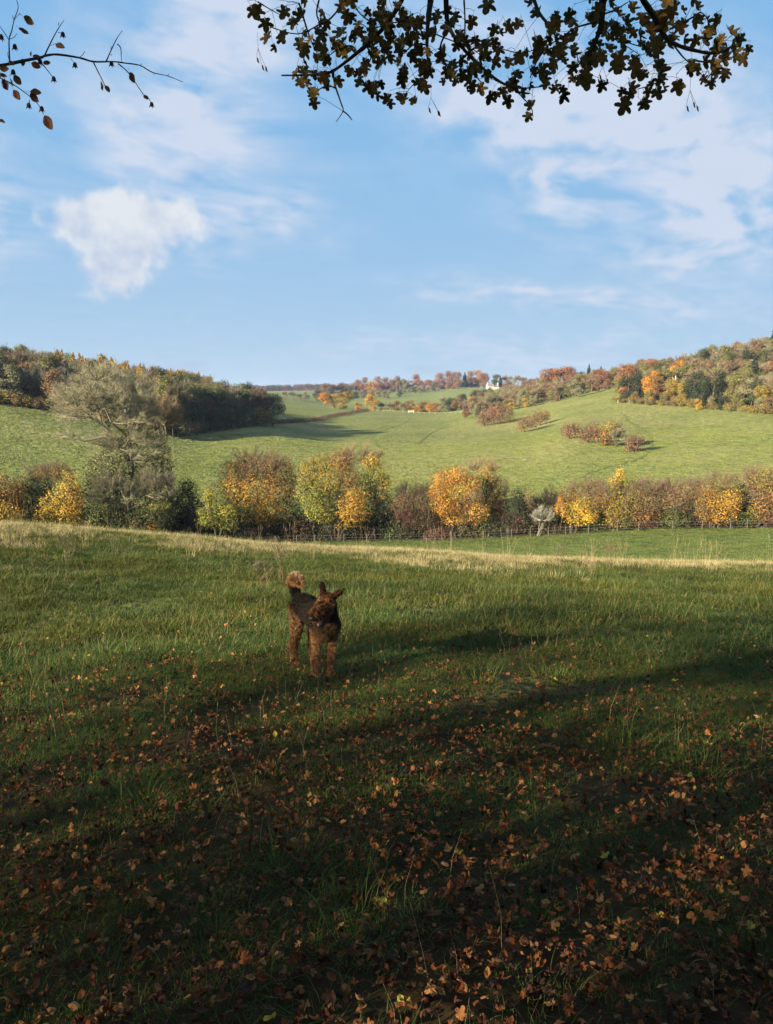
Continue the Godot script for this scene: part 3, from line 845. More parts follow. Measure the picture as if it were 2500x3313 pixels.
# ---------------------------------------------------------------- the dog
# bones: [from, to, radius from, radius to, region]; x to the right of the picture, y up, z towards the camera, origin between the front paws
func dog_bones(hind: float) -> Array:
	var h := Vector3(0, hind, 0)
	return [
		[Vector3(.052, .47, -.08), Vector3(-.02, .475, -.24), .116, .112, "torso"],
		[Vector3(-.02, .48, -.24), Vector3(-.12, .495, -.42), .112, .092, "torso"],
		[Vector3(-.12, .50, -.42), Vector3(-.185, .50, -.545), .100, .108, "torso"],
		[Vector3(.035, .55, -.10), Vector3(-.03, .545, -.25), .085, .07, "torso"],
		[Vector3(.06, .445, -.01), Vector3(.055, .41, -.10), .088, .092, "chest"],
		[Vector3(.05, .53, -.06), Vector3(.078, .655, .09), .098, .078, "neck"],
		[Vector3(.085, .705, .12), Vector3(.075, .69, .17), .063, .058, "head"],
		[Vector3(.068, .675, .19), Vector3(.005, .632, .305), .058, .042, "muzzle"],
		[Vector3(.07, .64, .17), Vector3(.035, .565, .262), .042, .022, "jaw"],
		[Vector3(.056, .765, .135), Vector3(.047, .835, .12), .026, .019, "ear"],
		[Vector3(.047, .835, .12), Vector3(.032, .895, .115), .018, .005, "ear"],
		[Vector3(.135, .74, .12), Vector3(.185, .775, .10), .026, .019, "ear"],
		[Vector3(.185, .775, .10), Vector3(.242, .812, .09), .018, .005, "ear"],
		# front legs
		[Vector3(.0, .45, -.05), Vector3(-.018, .31, -.07), .054, .036, "arm"],
		[Vector3(-.018, .31, -.07), Vector3(-.028, .13, -.01), .034, .027, "leg"],
		[Vector3(-.028, .13, -.01), Vector3(-.028, .035, .005), .026, .027, "leg"],
		[Vector3(-.028, .026, .005), Vector3(-.034, .020, .045), .032, .026, "paw"],
		[Vector3(.122, .45, -.07), Vector3(.112, .31, -.11), .052, .036, "arm"],
		[Vector3(.112, .31, -.11), Vector3(.090, .13, -.06), .034, .027, "leg"],
		[Vector3(.090, .13, -.06), Vector3(.086, .035, -.045), .026, .027, "leg"],
		[Vector3(.086, .026, -.045), Vector3(.086, .020, -.008), .032, .026, "paw"],
		# hind legs: stifle forward under the flank, hock behind
		[Vector3(-.225, .48, -.53), Vector3(-.242, .33, -.43), .080, .050, "thigh"],
		[Vector3(-.232, .33, -.43), Vector3(-.285, .155, -.58) + h, .043, .029, "shank"],
		[Vector3(-.285, .155, -.58) + h, Vector3(-.272, .035, -.535) + h, .029, .028, "leg"],
		[Vector3(-.266, .026, -.53) + h, Vector3(-.252, .020, -.485) + h, .032, .027, "paw"],
		[Vector3(-.105, .48, -.57), Vector3(-.070, .33, -.47), .085, .060, "thigh"],
		[Vector3(-.070, .33, -.47), Vector3(-.105, .155, -.63) + h, .055, .034, "shank"],
		[Vector3(-.105, .155, -.63) + h, Vector3(-.085, .035, -.58) + h, .033, .031, "leg"],
		[Vector3(-.083, .026, -.575) + h, Vector3(-.068, .020, -.53) + h, .031, .026, "paw"],
		# tail, carried high and curled forward at the tip
		[Vector3(-.225, .54, -.61), Vector3(-.275, .615, -.66), .042, .036, "tail"],
		[Vector3(-.275, .615, -.66), Vector3(-.292, .690, -.655), .034, .032, "tail"],
		[Vector3(-.292, .690, -.655), Vector3(-.268, .745, -.61), .032, .032, "plume"],
		[Vector3(-.268, .745, -.61), Vector3(-.222, .735, -.565), .032, .026, "plume"],
		[Vector3(-.222, .735, -.565), Vector3(-.205, .700, -.55), .026, .016, "plume"],
	]


func coat(p: Vector3, region: String, n: float) -> Vector3:
	var tan_ := Vector3(.33, .19, .088).lerp(Vector3(.23, .12, .054), clampf(0.5 + n, 0.0, 1.0))
	var black := Vector3(.017, .014, .012).lerp(Vector3(.03, .025, .021), clampf(0.5 + n, 0.0, 1.0))
	var dun := Vector3(.12, .085, .06)
	match region:
		"torso": return black if p.y > 0.405 + n * 0.03 else black.lerp(dun, 0.35)
		"chest": return Vector3(.05, .033, .024).lerp(tan_, 0.2)
		"neck": return black.lerp(Vector3(.10, .05, .025), 0.35 if p.x < .1 else 0.0)
		"head": return Vector3(.33, .17, .072).lerp(Vector3(.17, .08, .036), clampf(0.5 + n * 1.6, 0.0, 1.0))
		"muzzle": return Vector3(.20, .095, .045).lerp(Vector3(.05, .03, .022), clampf(0.35 + n * 1.5 + (p.z - .24) * 3.0, 0.0, 1.0))
		"jaw": return Vector3(.08, .042, .026)
		"ear": return Vector3(.12, .055, .03).lerp(Vector3(.04, .025, .02), clampf((p.y - .76) * 8.0, 0.0, 1.0))
		"arm": return tan_.lerp(black, clampf((p.y - .33) * 7.0, 0.0, 0.85))
		"thigh": return tan_.lerp(dun, 0.35).lerp(black, clampf((p.y - .43) * 9.0, 0.0, 1.0))
		"shank": return tan_.lerp(dun, clampf((p.y - .2) * 2.0, 0.0, .5))
		"tail": return black.lerp(tan_, clampf((p.y - .66) * 14.0, 0.0, 0.6))
		"plume": return Vector3(.33, .19, .09).lerp(Vector3(.46, .36, .25), clampf((p.y - .735) * 16.0, 0.0, 1.0))
	return tan_


func dog_part(n: int) -> float:
	return [0.0, .25, .5, .8][n % 4]


func make_dog(where: Vector3, hind_y: float) -> void:
	var root := thing("dog", "curly black and tan terrier standing on the grass with its tail up and mouth open", "dog", where)
	var bones := dog_bones(hind_y)
	var cell := 0.0115
	var lo := Vector3(-.40, hind_y - .05, -.78)
	var nx := 62
	var ny := 88
	var nz := 102
	var sy := nx
	var sz := nx * ny
	var f := PackedFloat32Array()
	f.resize(nx * ny * nz)
	f.fill(0.5)
	var best := PackedFloat32Array()
	best.resize(f.size())
	best.fill(9.0)
	var who := PackedByteArray()
	who.resize(f.size())
	for bi in bones.size():
		var a: Vector3 = bones[bi][0]
		var b: Vector3 = bones[bi][1]
		var ra: float = bones[bi][2]
		var rb: float = bones[bi][3]
		var ab := b - a
		var l2 := ab.length_squared()
		var m := maxf(ra, rb) + 0.05
		var p0 := ((a.min(b) - Vector3.ONE * m) - lo) / cell
		var p1 := ((a.max(b) + Vector3.ONE * m) - lo) / cell
		var kk := 0.035 if bones[bi][4] in ["torso", "chest", "neck", "thigh", "arm"] else 0.018
		for z in range(maxi(0, int(p0.z)), mini(nz, int(p1.z) + 1)):
			for y in range(maxi(0, int(p0.y)), mini(ny, int(p1.y) + 1)):
				for x in range(maxi(0, int(p0.x)), mini(nx, int(p1.x) + 1)):
					var p := lo + Vector3(x, y, z) * cell
					var t := clampf((p - a).dot(ab) / l2, 0.0, 1.0)
					var d := p.distance_to(a + ab * t) - lerpf(ra, rb, t)
					var id := x + y * sy + z * sz
					if d < best[id]:
						best[id] = d
						who[id] = bi
					var o := f[id]
					var h := clampf(0.5 + 0.5 * (o - d) / kk, 0.0, 1.0)
					f[id] = lerpf(o, d, h) - kk * h * (1.0 - h)
	# surface nets
	var vert := {}
	var pos := PackedVector3Array()
	var reg := PackedByteArray()
	for z in nz - 1:
		for y in ny - 1:
			for x in nx - 1:
				var id := x + y * sy + z * sz
				if f[id] > 0.03 or f[id] < -0.03:
					continue
				var sum := Vector3.ZERO
				var cnt := 0
				for e in 12:
					var ax := e / 4
					var u := e & 1
					var w := (e >> 1) & 1
					var c0 := Vector3i(0, u, w) if ax == 0 else (Vector3i(u, 0, w) if ax == 1 else Vector3i(u, w, 0))
					var i0 := id + c0.x + c0.y * sy + c0.z * sz
					var i1 := i0 + (1 if ax == 0 else (sy if ax == 1 else sz))
					var f0 := f[i0]
					var f1 := f[i1]
					if (f0 < 0.0) != (f1 < 0.0):
						var q := Vector3(c0)
						q[ax] += f0 / (f0 - f1)
						sum += q
						cnt += 1
				if cnt:
					vert[id] = pos.size()
					pos.append(lo + (Vector3(x, y, z) + sum / cnt) * cell)
					reg.append(who[id])
	var col := PackedColorArray()
	var nrm := PackedVector3Array()
	nrm.resize(pos.size())
	for k in pos.size():
		col.append(vcol(coat(pos[k], bones[reg[k]][4], 0.0), 0.8))
	var ix := PackedInt32Array()
	for id in vert:
		for ax in 3:
			var st: int = 1 if ax == 0 else (sy if ax == 1 else sz)
			var s1: int = sy if ax == 0 else (sz if ax == 1 else 1)
			var s2: int = sz if ax == 0 else (1 if ax == 1 else sy)
			var j: int = id
			if (f[j] < 0.0) == (f[j + st] < 0.0):
				continue
			if not (vert.has(j - s1) and vert.has(j - s2) and vert.has(j - s1 - s2)):
				continue
			var a: int = vert[j]
			var b: int = vert[j - s1]
			var c: int = vert[j - s1 - s2]
			var d: int = vert[j - s2]
			if f[j] < 0.0:
				ix.append_array([a, c, b, a, d, c])
			else:
				ix.append_array([a, b, c, a, c, d])
	for k in range(0, ix.size(), 3):
		var n := (pos[ix[k + 2]] - pos[ix[k]]).cross(pos[ix[k + 1]] - pos[ix[k]])
		nrm[ix[k]] += n; nrm[ix[k + 1]] += n; nrm[ix[k + 2]] += n
	for k in nrm.size():
		nrm[k] = nrm[k].normalized()
	var arr := []
	arr.resize(Mesh.ARRAY_MAX)
	arr[Mesh.ARRAY_VERTEX] = pos
	arr[Mesh.ARRAY_NORMAL] = nrm
	arr[Mesh.ARRAY_COLOR] = col
	arr[Mesh.ARRAY_INDEX] = ix
	var mesh := ArrayMesh.new()
	mesh.add_surface_from_arrays(Mesh.PRIMITIVE_TRIANGLES, arr)
	obj("body", mesh, M.hide, root)
	# the coat: short strands on the saddle, long curly ones on legs, face and tail
	var fur := {"coat": MB.new(), "tail_plume": MB.new()}
	var length := {"torso": .020, "chest": .030, "neck": .026, "head": .028, "muzzle": .034, "jaw": .040, "ear": .010, "arm": .024, "leg": .022, "paw": .02, "thigh": .022, "shank": .024, "tail": .022, "plume": .038}
	for k in range(0, ix.size(), 3):
		var region: String = bones[reg[ix[k]]][4]
		var n := nrm[ix[k]]
		for s in (4 if region in ["torso", "neck"] else 6):
			var u := rng.randf()
			var w := rng.randf() * (1.0 - u)
			var p := pos[ix[k]] * (1.0 - u - w) + pos[ix[k + 1]] * u + pos[ix[k + 2]] * w
			var curl := Vector3(fuzz.get_noise_3dv(p * 38.0), fuzz.get_noise_3dv(p * 38.0 + Vector3(9, 0, 0)), fuzz.get_noise_3dv(p * 38.0 + Vector3(0, 9, 0))) * 1.8
			var lay := Vector3(-.3, -.5, -.6) if region in ["torso", "neck"] else (Vector3(0, -.75, 0) if region != "plume" else n * 0.4 + Vector3(.2, .1, .2))
			if region == "ear": lay = n * 0.2
			if region in ["head", "muzzle"]: lay = Vector3(-.15, -.45, .35)
			var dir := (n * 0.75 + lay + curl * 0.8 + around(Vector3.ZERO, 0.3)).normalized()
			var l: float = length[region] * rng.randf_range(0.55, 1.2)
			var nn := fuzz.get_noise_3dv(p * 24.0)
			var cc := vcol(coat(p, region, nn), rng.randf_range(0.75, 1.25))
			var tip := vcol(coat(p, region, nn), rng.randf_range(1.0, 1.5))
			var side := dir.cross(around(Vector3.ZERO, 1.0)).normalized() * 0.0019
			fur["tail_plume" if region == "plume" else "coat"].tri(p - side, p + side, p + dir * l, cc, tip)
	obj("coat", fur["coat"].mesh(), M.fur, root).set_meta("kind", "stuff")
	var pl := obj("tail_plume", fur["tail_plume"].mesh(), M.fur, root)
	pl.set_meta("kind", "stuff")
	pl.set_meta("label", "pale sandy plume curling over the tip of the raised tail")
	# nose, eyes, mouth
	var dark := StandardMaterial3D.new()
	dark.albedo_color = lin(Vector3(.008, .007, .007)); dark.roughness = 0.5
	var pink := StandardMaterial3D.new()
	pink.albedo_color = lin(Vector3(.24, .10, .095)); pink.roughness = 0.4
	var ivory := StandardMaterial3D.new()
	ivory.albedo_color = lin(Vector3(.68, .62, .5)); ivory.roughness = 0.35
	var mz := Vector3(.005, .632, .305)
	var fwd := Vector3(-.46, -.31, .83).normalized()
	var nose := SphereMesh.new()
	nose.radius = .025; nose.height = .04; nose.radial_segments = 14; nose.rings = 8
	var no := obj("nose", nose, dark, root)
	no.position = mz + fwd * .058 + Vector3(0, .008, 0)
	for e in [Vector3(.045, .703, .266), Vector3(.120, .686, .243)]:
		var s := SphereMesh.new()
		s.radius = .012; s.height = .024; s.radial_segments = 12; s.rings = 6
		obj("eye", s, dark, root).position = e
	# the open mouth: lips, tongue, lower teeth
	var tm := MB.new()
	var tp := PackedVector3Array([Vector3(.060, .600, .255), Vector3(.044, .588, .305), Vector3(.030, .566, .330), Vector3(.025, .548, .332)])
	tm.tube(tp, PackedFloat32Array([.013, .015, .013, .006]), 8, Color.WHITE)
	obj("tongue", tm.mesh(), pink, root)
	var th := MB.new()
	for k in 6:
		var a := (k - 2.5) / 2.5
		var c := Vector3(.030 + a * .022, .550 + absf(a) * .014, .326 - absf(a) * .020)
		th.tube(PackedVector3Array([c, c + Vector3(0, .013 if k in [0, 5] else .008, .003)]), PackedFloat32Array([.0035, .001]), 5, Color.WHITE)
	obj("teeth", th.mesh(), ivory, root)
	var lp := MB.new()
	lp.tube(PackedVector3Array([Vector3(.078, .602, .250), Vector3(.060, .556, .295), Vector3(.032, .538, .318), Vector3(.004, .556, .312), Vector3(-.006, .598, .300)]), PackedFloat32Array([.006, .008, .009, .008, .006]), 7, Color.WHITE)
	obj("lip", lp.mesh(), dark, root)

# ---------------------------------------------------------------- overhanging branches
# a twig through picture places, at a distance that changes along it; returns its points
func traced(mb: MB, places: Array, d0: float, d1: float, r0: float, r1: float, col: Color, sides := 5) -> PackedVector3Array:
	var pts := PackedVector3Array()
	var rad := PackedFloat32Array()
	var n := places.size()
	for k in n:
		var t := k / float(n - 1)
		pts.append(at(places[k][0], places[k][1], lerpf(d0, d1, t)))
	# a smooth curve through them, slightly knotty
	var out := PackedVector3Array()
	for k in n - 1:
		var p0 := pts[maxi(k - 1, 0)]
		var p3 := pts[mini(k + 2, n - 1)]
		for s in 4:
			out.append(pts[k].cubic_interpolate(pts[k + 1], p0, p3, s / 4.0))
	out.append(pts[n - 1])
	for k in out.size():
		rad.append(lerpf(r0, r1, k / float(out.size() - 1)) * rng.randf_range(0.88, 1.15))
	mb.tube(out, rad, sides, col)
	return out


func hang_leaf(parent: Node3D, shape: Mesh, mat: Material, p: Vector3, size: float, down: Vector3, face: Vector3, called := "leaf") -> void:
	# tip points down, blade faces roughly the given way; the stalk end sits at p
	var z := -down.normalized()
	var y := (face - z * face.dot(z)).normalized()
	var x := y.cross(z)
	var o := obj(called, shape, mat, parent)
	o.transform = Transform3D(Basis(x, y, z).scaled_local(Vector3.ONE * size), p - z * size * 0.75)


func make_maple() -> void:
	var o := thing("maple_tree", "maple whose lobed olive leaves and dark branches hang in from the top edge", "tree")
	var bark := vcol(Vector3(.040, .034, .026))
	var shapes: Array[ArrayMesh] = []
	for k in 5:
		shapes.append(leaf_mesh("maple", [.3, .8, -.4, 1.2, .55][k], [.4, -1.0, .8, -.5, 1.2][k]))
	# the trunk stands behind the camera; limbs arch over it
	var tr := MB.new()
	var foot := Vector3(-1.6, gh(-1.6, 4.4) - 0.3, 4.4)
	var fork := Vector3(-1.3, 3.7, 3.8)
	stem(tr, foot, fork, .30, .21, bark, 10, 0.02)
	obj("trunk", tr.mesh(), M.bark, o)
	var main := [
		[[402, 0], [391, 18], [377, 35], [357, 53], [333, 71], [322, 73], [306, 75], [281.5, 75.4]],
		[[430.6, 0], [428, 22], [427, 42], [428, 66]],
		[[446, 0], [449, 27], [467, 53], [493, 77], [510, 87], [523, 94]],
		[[603, 0], [601, 25], [595, 43], [585, 72]],
		[[643, 0], [655, 18], [668, 40], [693, 50], [716, 53], [733, 45], [736.5, 31]],
		[[534, 0], [540, 14], [551, 28], [556, 38]],
	]
	var dist := [[3.7, 3.9], [3.6, 3.5], [3.5, 3.9], [3.5, 3.6], [3.3, 3.7], [3.8, 3.7]]
	var thick := [[.0105, .003], [.013, .004], [.010, .0032], [.015, .004], [.0115, .0025], [.008, .003]]
	var perch := PackedVector3Array()
	var pout := []
	for k in main.size():
		var mb := MB.new()
		var pts := traced(mb, main[k], dist[k][0], dist[k][1], thick[k][0], thick[k][1], bark, 6)
		var b := obj("branch", mb.mesh(), M.bark, o)
		for q in pts: perch.append(q)
		# the limb that carries it, from the fork behind the camera
		var lm := MB.new()
		var p0 := pts[0]
		var over := Vector3(lerpf(fork.x, p0.x, 0.55), 4.9 + 0.12 * k, 0.2)
		var lp := PackedVector3Array()
		for s in 9:
			var t := s / 8.0
			lp.append(fork.lerp(over, t).lerp(over.lerp(p0, t), t))
		var lr := PackedFloat32Array()
		for s in 9: lr.append(lerpf(.075, thick[k][0], s / 8.0))
		lm.tube(lp, lr, 6, bark)
		obj("limb", lm.mesh(), M.bark, o)
	var side := [
		[[333, 71], [335, 85], [341, 103], [343, 111], [336, 122]], [[343, 111], [348, 115], [352, 120]], [[335, 88], [326, 86], [312, 94]],
		[[299, 3], [306, 26], [311, 40], [314, 48]], [[346, 0], [331, 18], [320, 24], [298, 34], [270, 27]], [[319, 0], [317, 16], [327, 37]], [[375, 24], [365, 18], [357, 10], [352, 0]],
		[[464, 0], [465, 20], [465, 40], [470, 55]], [[427, 66], [424, 78], [414, 84], [406, 93]], [[391, 18], [382, 16], [373, 23], [368, 31]], [[377, 35], [384, 41], [384, 58], [380, 66]],
		[[357, 53], [352, 46], [340, 48], [330, 55]], [[366, 45], [371, 57], [366, 68]],
		[[595, 43], [581, 62], [574, 68], [566, 72]], [[597, 22], [575, 28], [558, 40], [536, 49], [520, 53], [495, 47]], [[545, 48], [536, 63], [530, 78]], [[558, 42], [575, 52], [578, 62]],
		[[670, 40], [683, 57], [695, 67], [703, 76], [707, 71]], [[670, 29], [681, 24], [693, 17], [701, 12.5], [708, 20], [708, 28]], [[693, 60], [708, 62], [725, 57.5], [733, 50], [741.5, 36]],
		[[725, 58], [715, 68], [706, 81]], [[658, 43], [659, 73], [656, 83], [638, 89]], [[495, 80], [516, 88], [538, 87], [551, 85]], [[516, 90], [523, 98], [531, 107], [533, 117]],
		[[603, 27], [612, 37], [626, 46], [640, 55]], [[601, 15], [615, 10], [628, 2]], [[661, 27], [655, 20], [648, 26]], [[660, 13], [668, 8], [672, 4]], [[427, 30], [440, 36], [455, 42], [478, 52]],
		[[427, 45], [415, 44], [405, 52], [396, 60]], [[449, 27], [440, 48], [446, 66]], [[467, 53], [480, 46], [495, 47]], [[258, 2], [268, 8], [282, 16]], [[413, 14], [400, 22], [386, 22]], [[478, 62], [476, 75], [483, 84]], [[615, 38], [632, 44], [652, 50]],
	]
	var tw := MB.new()
	var tips := []
	for k in side.size():
		var d := lerpf(3.5, 3.9, fmod(k * 0.37, 1.0))
		var mb := MB.new()
		var pts := traced(mb, side[k], d, d + 0.1, .0044, .0017, bark, 4)
		obj("twig", mb.mesh(), M.bark, o)
		for q in pts: perch.append(q)
	# leaves: first those the picture shows apart, then the rest along the twigs
	var apart := [
		[297, 84, .052], [312, 103, .05], [322, 48, .05], [316, 60, .05], [299, 42, .055], [269, 37, .055], [255, 8, .06], [264, 22, .055], [293, 24, .05], [288, 12, .055], [283, 36, .045], [383, 62, .06],
		[388, 57, .045], [398, 50, .045], [352, 74, .05], [365, 70, .04], [404, 99, .055], [399, 98, .045], [334, 45, .055], [346, 50, .045], [357, 32, .04], [400, 63, .04], [490, 3, .07], [444, 84, .04],
		[458, 83, .045], [471, 85, .055], [478, 88, .055], [500, 92, .06], [506, 100, .06], [521, 25, .055], [534, 40, .075], [543, 66, .07], [554, 62, .07], [577, 80, .065], [587, 78, .07], [615, 55, .08],
		[597, 57, .07], [630, 103, .075], [628, 88, .06], [649, 92, .05], [655, 93, .06], [676, 84, .06], [645, 74, .06], [654, 65, .08], [640, 65, .075], [655, 38, .075], [686, 25, .05], [709, 30, .05], [722, 60, .05],
		[737, 60, .04], [510, 63, .05], [534, 106, .05], [531, 118, .045], [557, 92, .045], [546, 85, .05], [498, 98, .045], [632, 7, .06], [614, 66, .06], [622, 22, .06], [645, 22, .05], [669, 40, .05], [704, 60, .05],
		[697, 68, .055], [688, 72, .05], [682, 88, .05], [559, 22, .065], [576, 33, .06], [508, 85, .05], [474, 20, .06], [461, 35, .06], [498, 30, .055], [420, 20, .06], [409, 35, .065], [418, 50, .06], [488, 44, .055], [479, 65, .055],
	]
	var n := 0
	for y in apart:
		var p := at(y[0], y[1] - 9, rng.randf_range(3.45, 3.85))
		# hold it on its twig with a stalk
		var q := perch[0]
		for c in perch:
			if c.distance_squared_to(p) < q.distance_squared_to(p): q = c
		tw.tube(PackedVector3Array([q, q.lerp(p, 0.6) + Vector3(0, 0.006, 0), p]), PackedFloat32Array([.0011, .0009, .0009]), 3, bark)
		hang_leaf(o, shapes[n % 5], M.over_leaf[n % 3], p, y[2] * 0.98 * rng.randf_range(0.9, 1.1), Vector3(rng.randf_range(-.5, .5), -1, rng.randf_range(-.3, .3)), Vector3(rng.randf_range(-.7, .7), rng.randf_range(-.2, .5), 1))
		n += 1
	while n < 300:
		var p := perch[rng.randi() % perch.size()]
		var row := (EYE - p.y) / p.z
		var spread := 0.055
		var q := p + Vector3(rng.randf_range(-spread, spread), rng.randf_range(-spread * 0.7, spread * 1.1), rng.randf_range(-.15, .15))
		if p.y < 2.84: continue
		if rng.randf() < 0.5 and (p.x < -0.35 or absf(p.x - 0.55) < 0.12): continue
		tw.tube(PackedVector3Array([p, p.lerp(q, 0.5) + Vector3(0, 0.008, 0), q]), PackedFloat32Array([.0012, .0009, .0008]), 3, bark)
		hang_leaf(o, shapes[n % 5], M.over_leaf[rng.randi() % 3], q, rng.randf_range(0.036, 0.062), Vector3(rng.randf_range(-.8, .8), -1, rng.randf_range(-.6, .6)), Vector3(rng.randf_range(-1, 1), rng.randf_range(-.4, .9), 1))
		n += 1
	# leaves past the three hundredth, joined
	var where: Array[Transform3D] = []
	var tint := PackedColorArray()
	while where.size() < 120:
		var p := perch[rng.randi() % perch.size()]
		if p.x < -0.02 and rng.randf() < 0.55: continue
		if p.y < 2.88: continue
		var q := p + Vector3(rng.randf_range(-.09, .09), rng.randf_range(-.06, .09), rng.randf_range(-.25, .1))
		var z := -Vector3(rng.randf_range(-.8, .8), -1, rng.randf_range(-.6, .6)).normalized()
		var y := Vector3(rng.randf_range(-1, 1), rng.randf_range(-.4, .9), 1)
		y = (y - z * y.dot(z)).normalized()
		var s := rng.randf_range(.04, .065)
		where.append(Transform3D(Basis(y.cross(z), y, z).scaled_local(Vector3.ONE * s), q - z * s * .75))
		var c: Vector3 = [Vector3(.075, .062, .016), Vector3(.055, .05, .016), Vector3(.105, .07, .018)][rng.randi() % 3] * 2.0
		tint.append(Color(c.x, c.y, c.z))
		tw.tube(PackedVector3Array([p, p.lerp(q, 0.5) + Vector3(0, 0.008, 0), q]), PackedFloat32Array([.0012, .0009, .0008]), 3, bark)
	many("leaf", shapes[1], M.litter, where, tint, o)
	# hanging bunches of winged seeds
	for y in [[258, 48], [317, 58], [431, 98], [603, 66], [690, 90], [336, 60], [303, 45], [716, 28]]:
		var p := at(y[0], y[1], 3.6)
		for k in 3:
			var q := p + Vector3(rng.randf_range(-.03, .03), -rng.randf_range(.03, .07), rng.randf_range(-.02, .02))
			tw.tube(PackedVector3Array([p + Vector3(0, .06, 0), p, q]), PackedFloat32Array([.0007, .0007, .0007]), 3, bark)
			tw.quad(q, q + Vector3(.007, -.006, .002), q + Vector3(.012, -.026, 0), q + Vector3(.003, -.02, .003), vcol(Vector3(.09, .07, .03)))
	obj("stalk", tw.mesh(), M.bark, o).set_meta("kind", "stuff")
	# unseen crown over and behind the camera, spread to darken the ground and leaves
	var cr := MB.new()
	for k in 58:
		var c := Vector3(rng.randf_range(-8.5, 5.5), rng.randf_range(4.3, 8.8), rng.randf_range(-2.6, 9.0))
		if c.x < -3.5: c = Vector3(c.x, c.y - .5, maxf(c.z, 0.6))
		if c.z < 0.0: c.y += -c.z * 0.35
		lobes(cr, [[c, Vector3(1.7, 0.9, 1.7), "olive"]], 26.0, 0.14, 3.6, 0.3)
	obj("crown", cr.mesh(), M.leaf, o).set_meta("kind", "stuff")


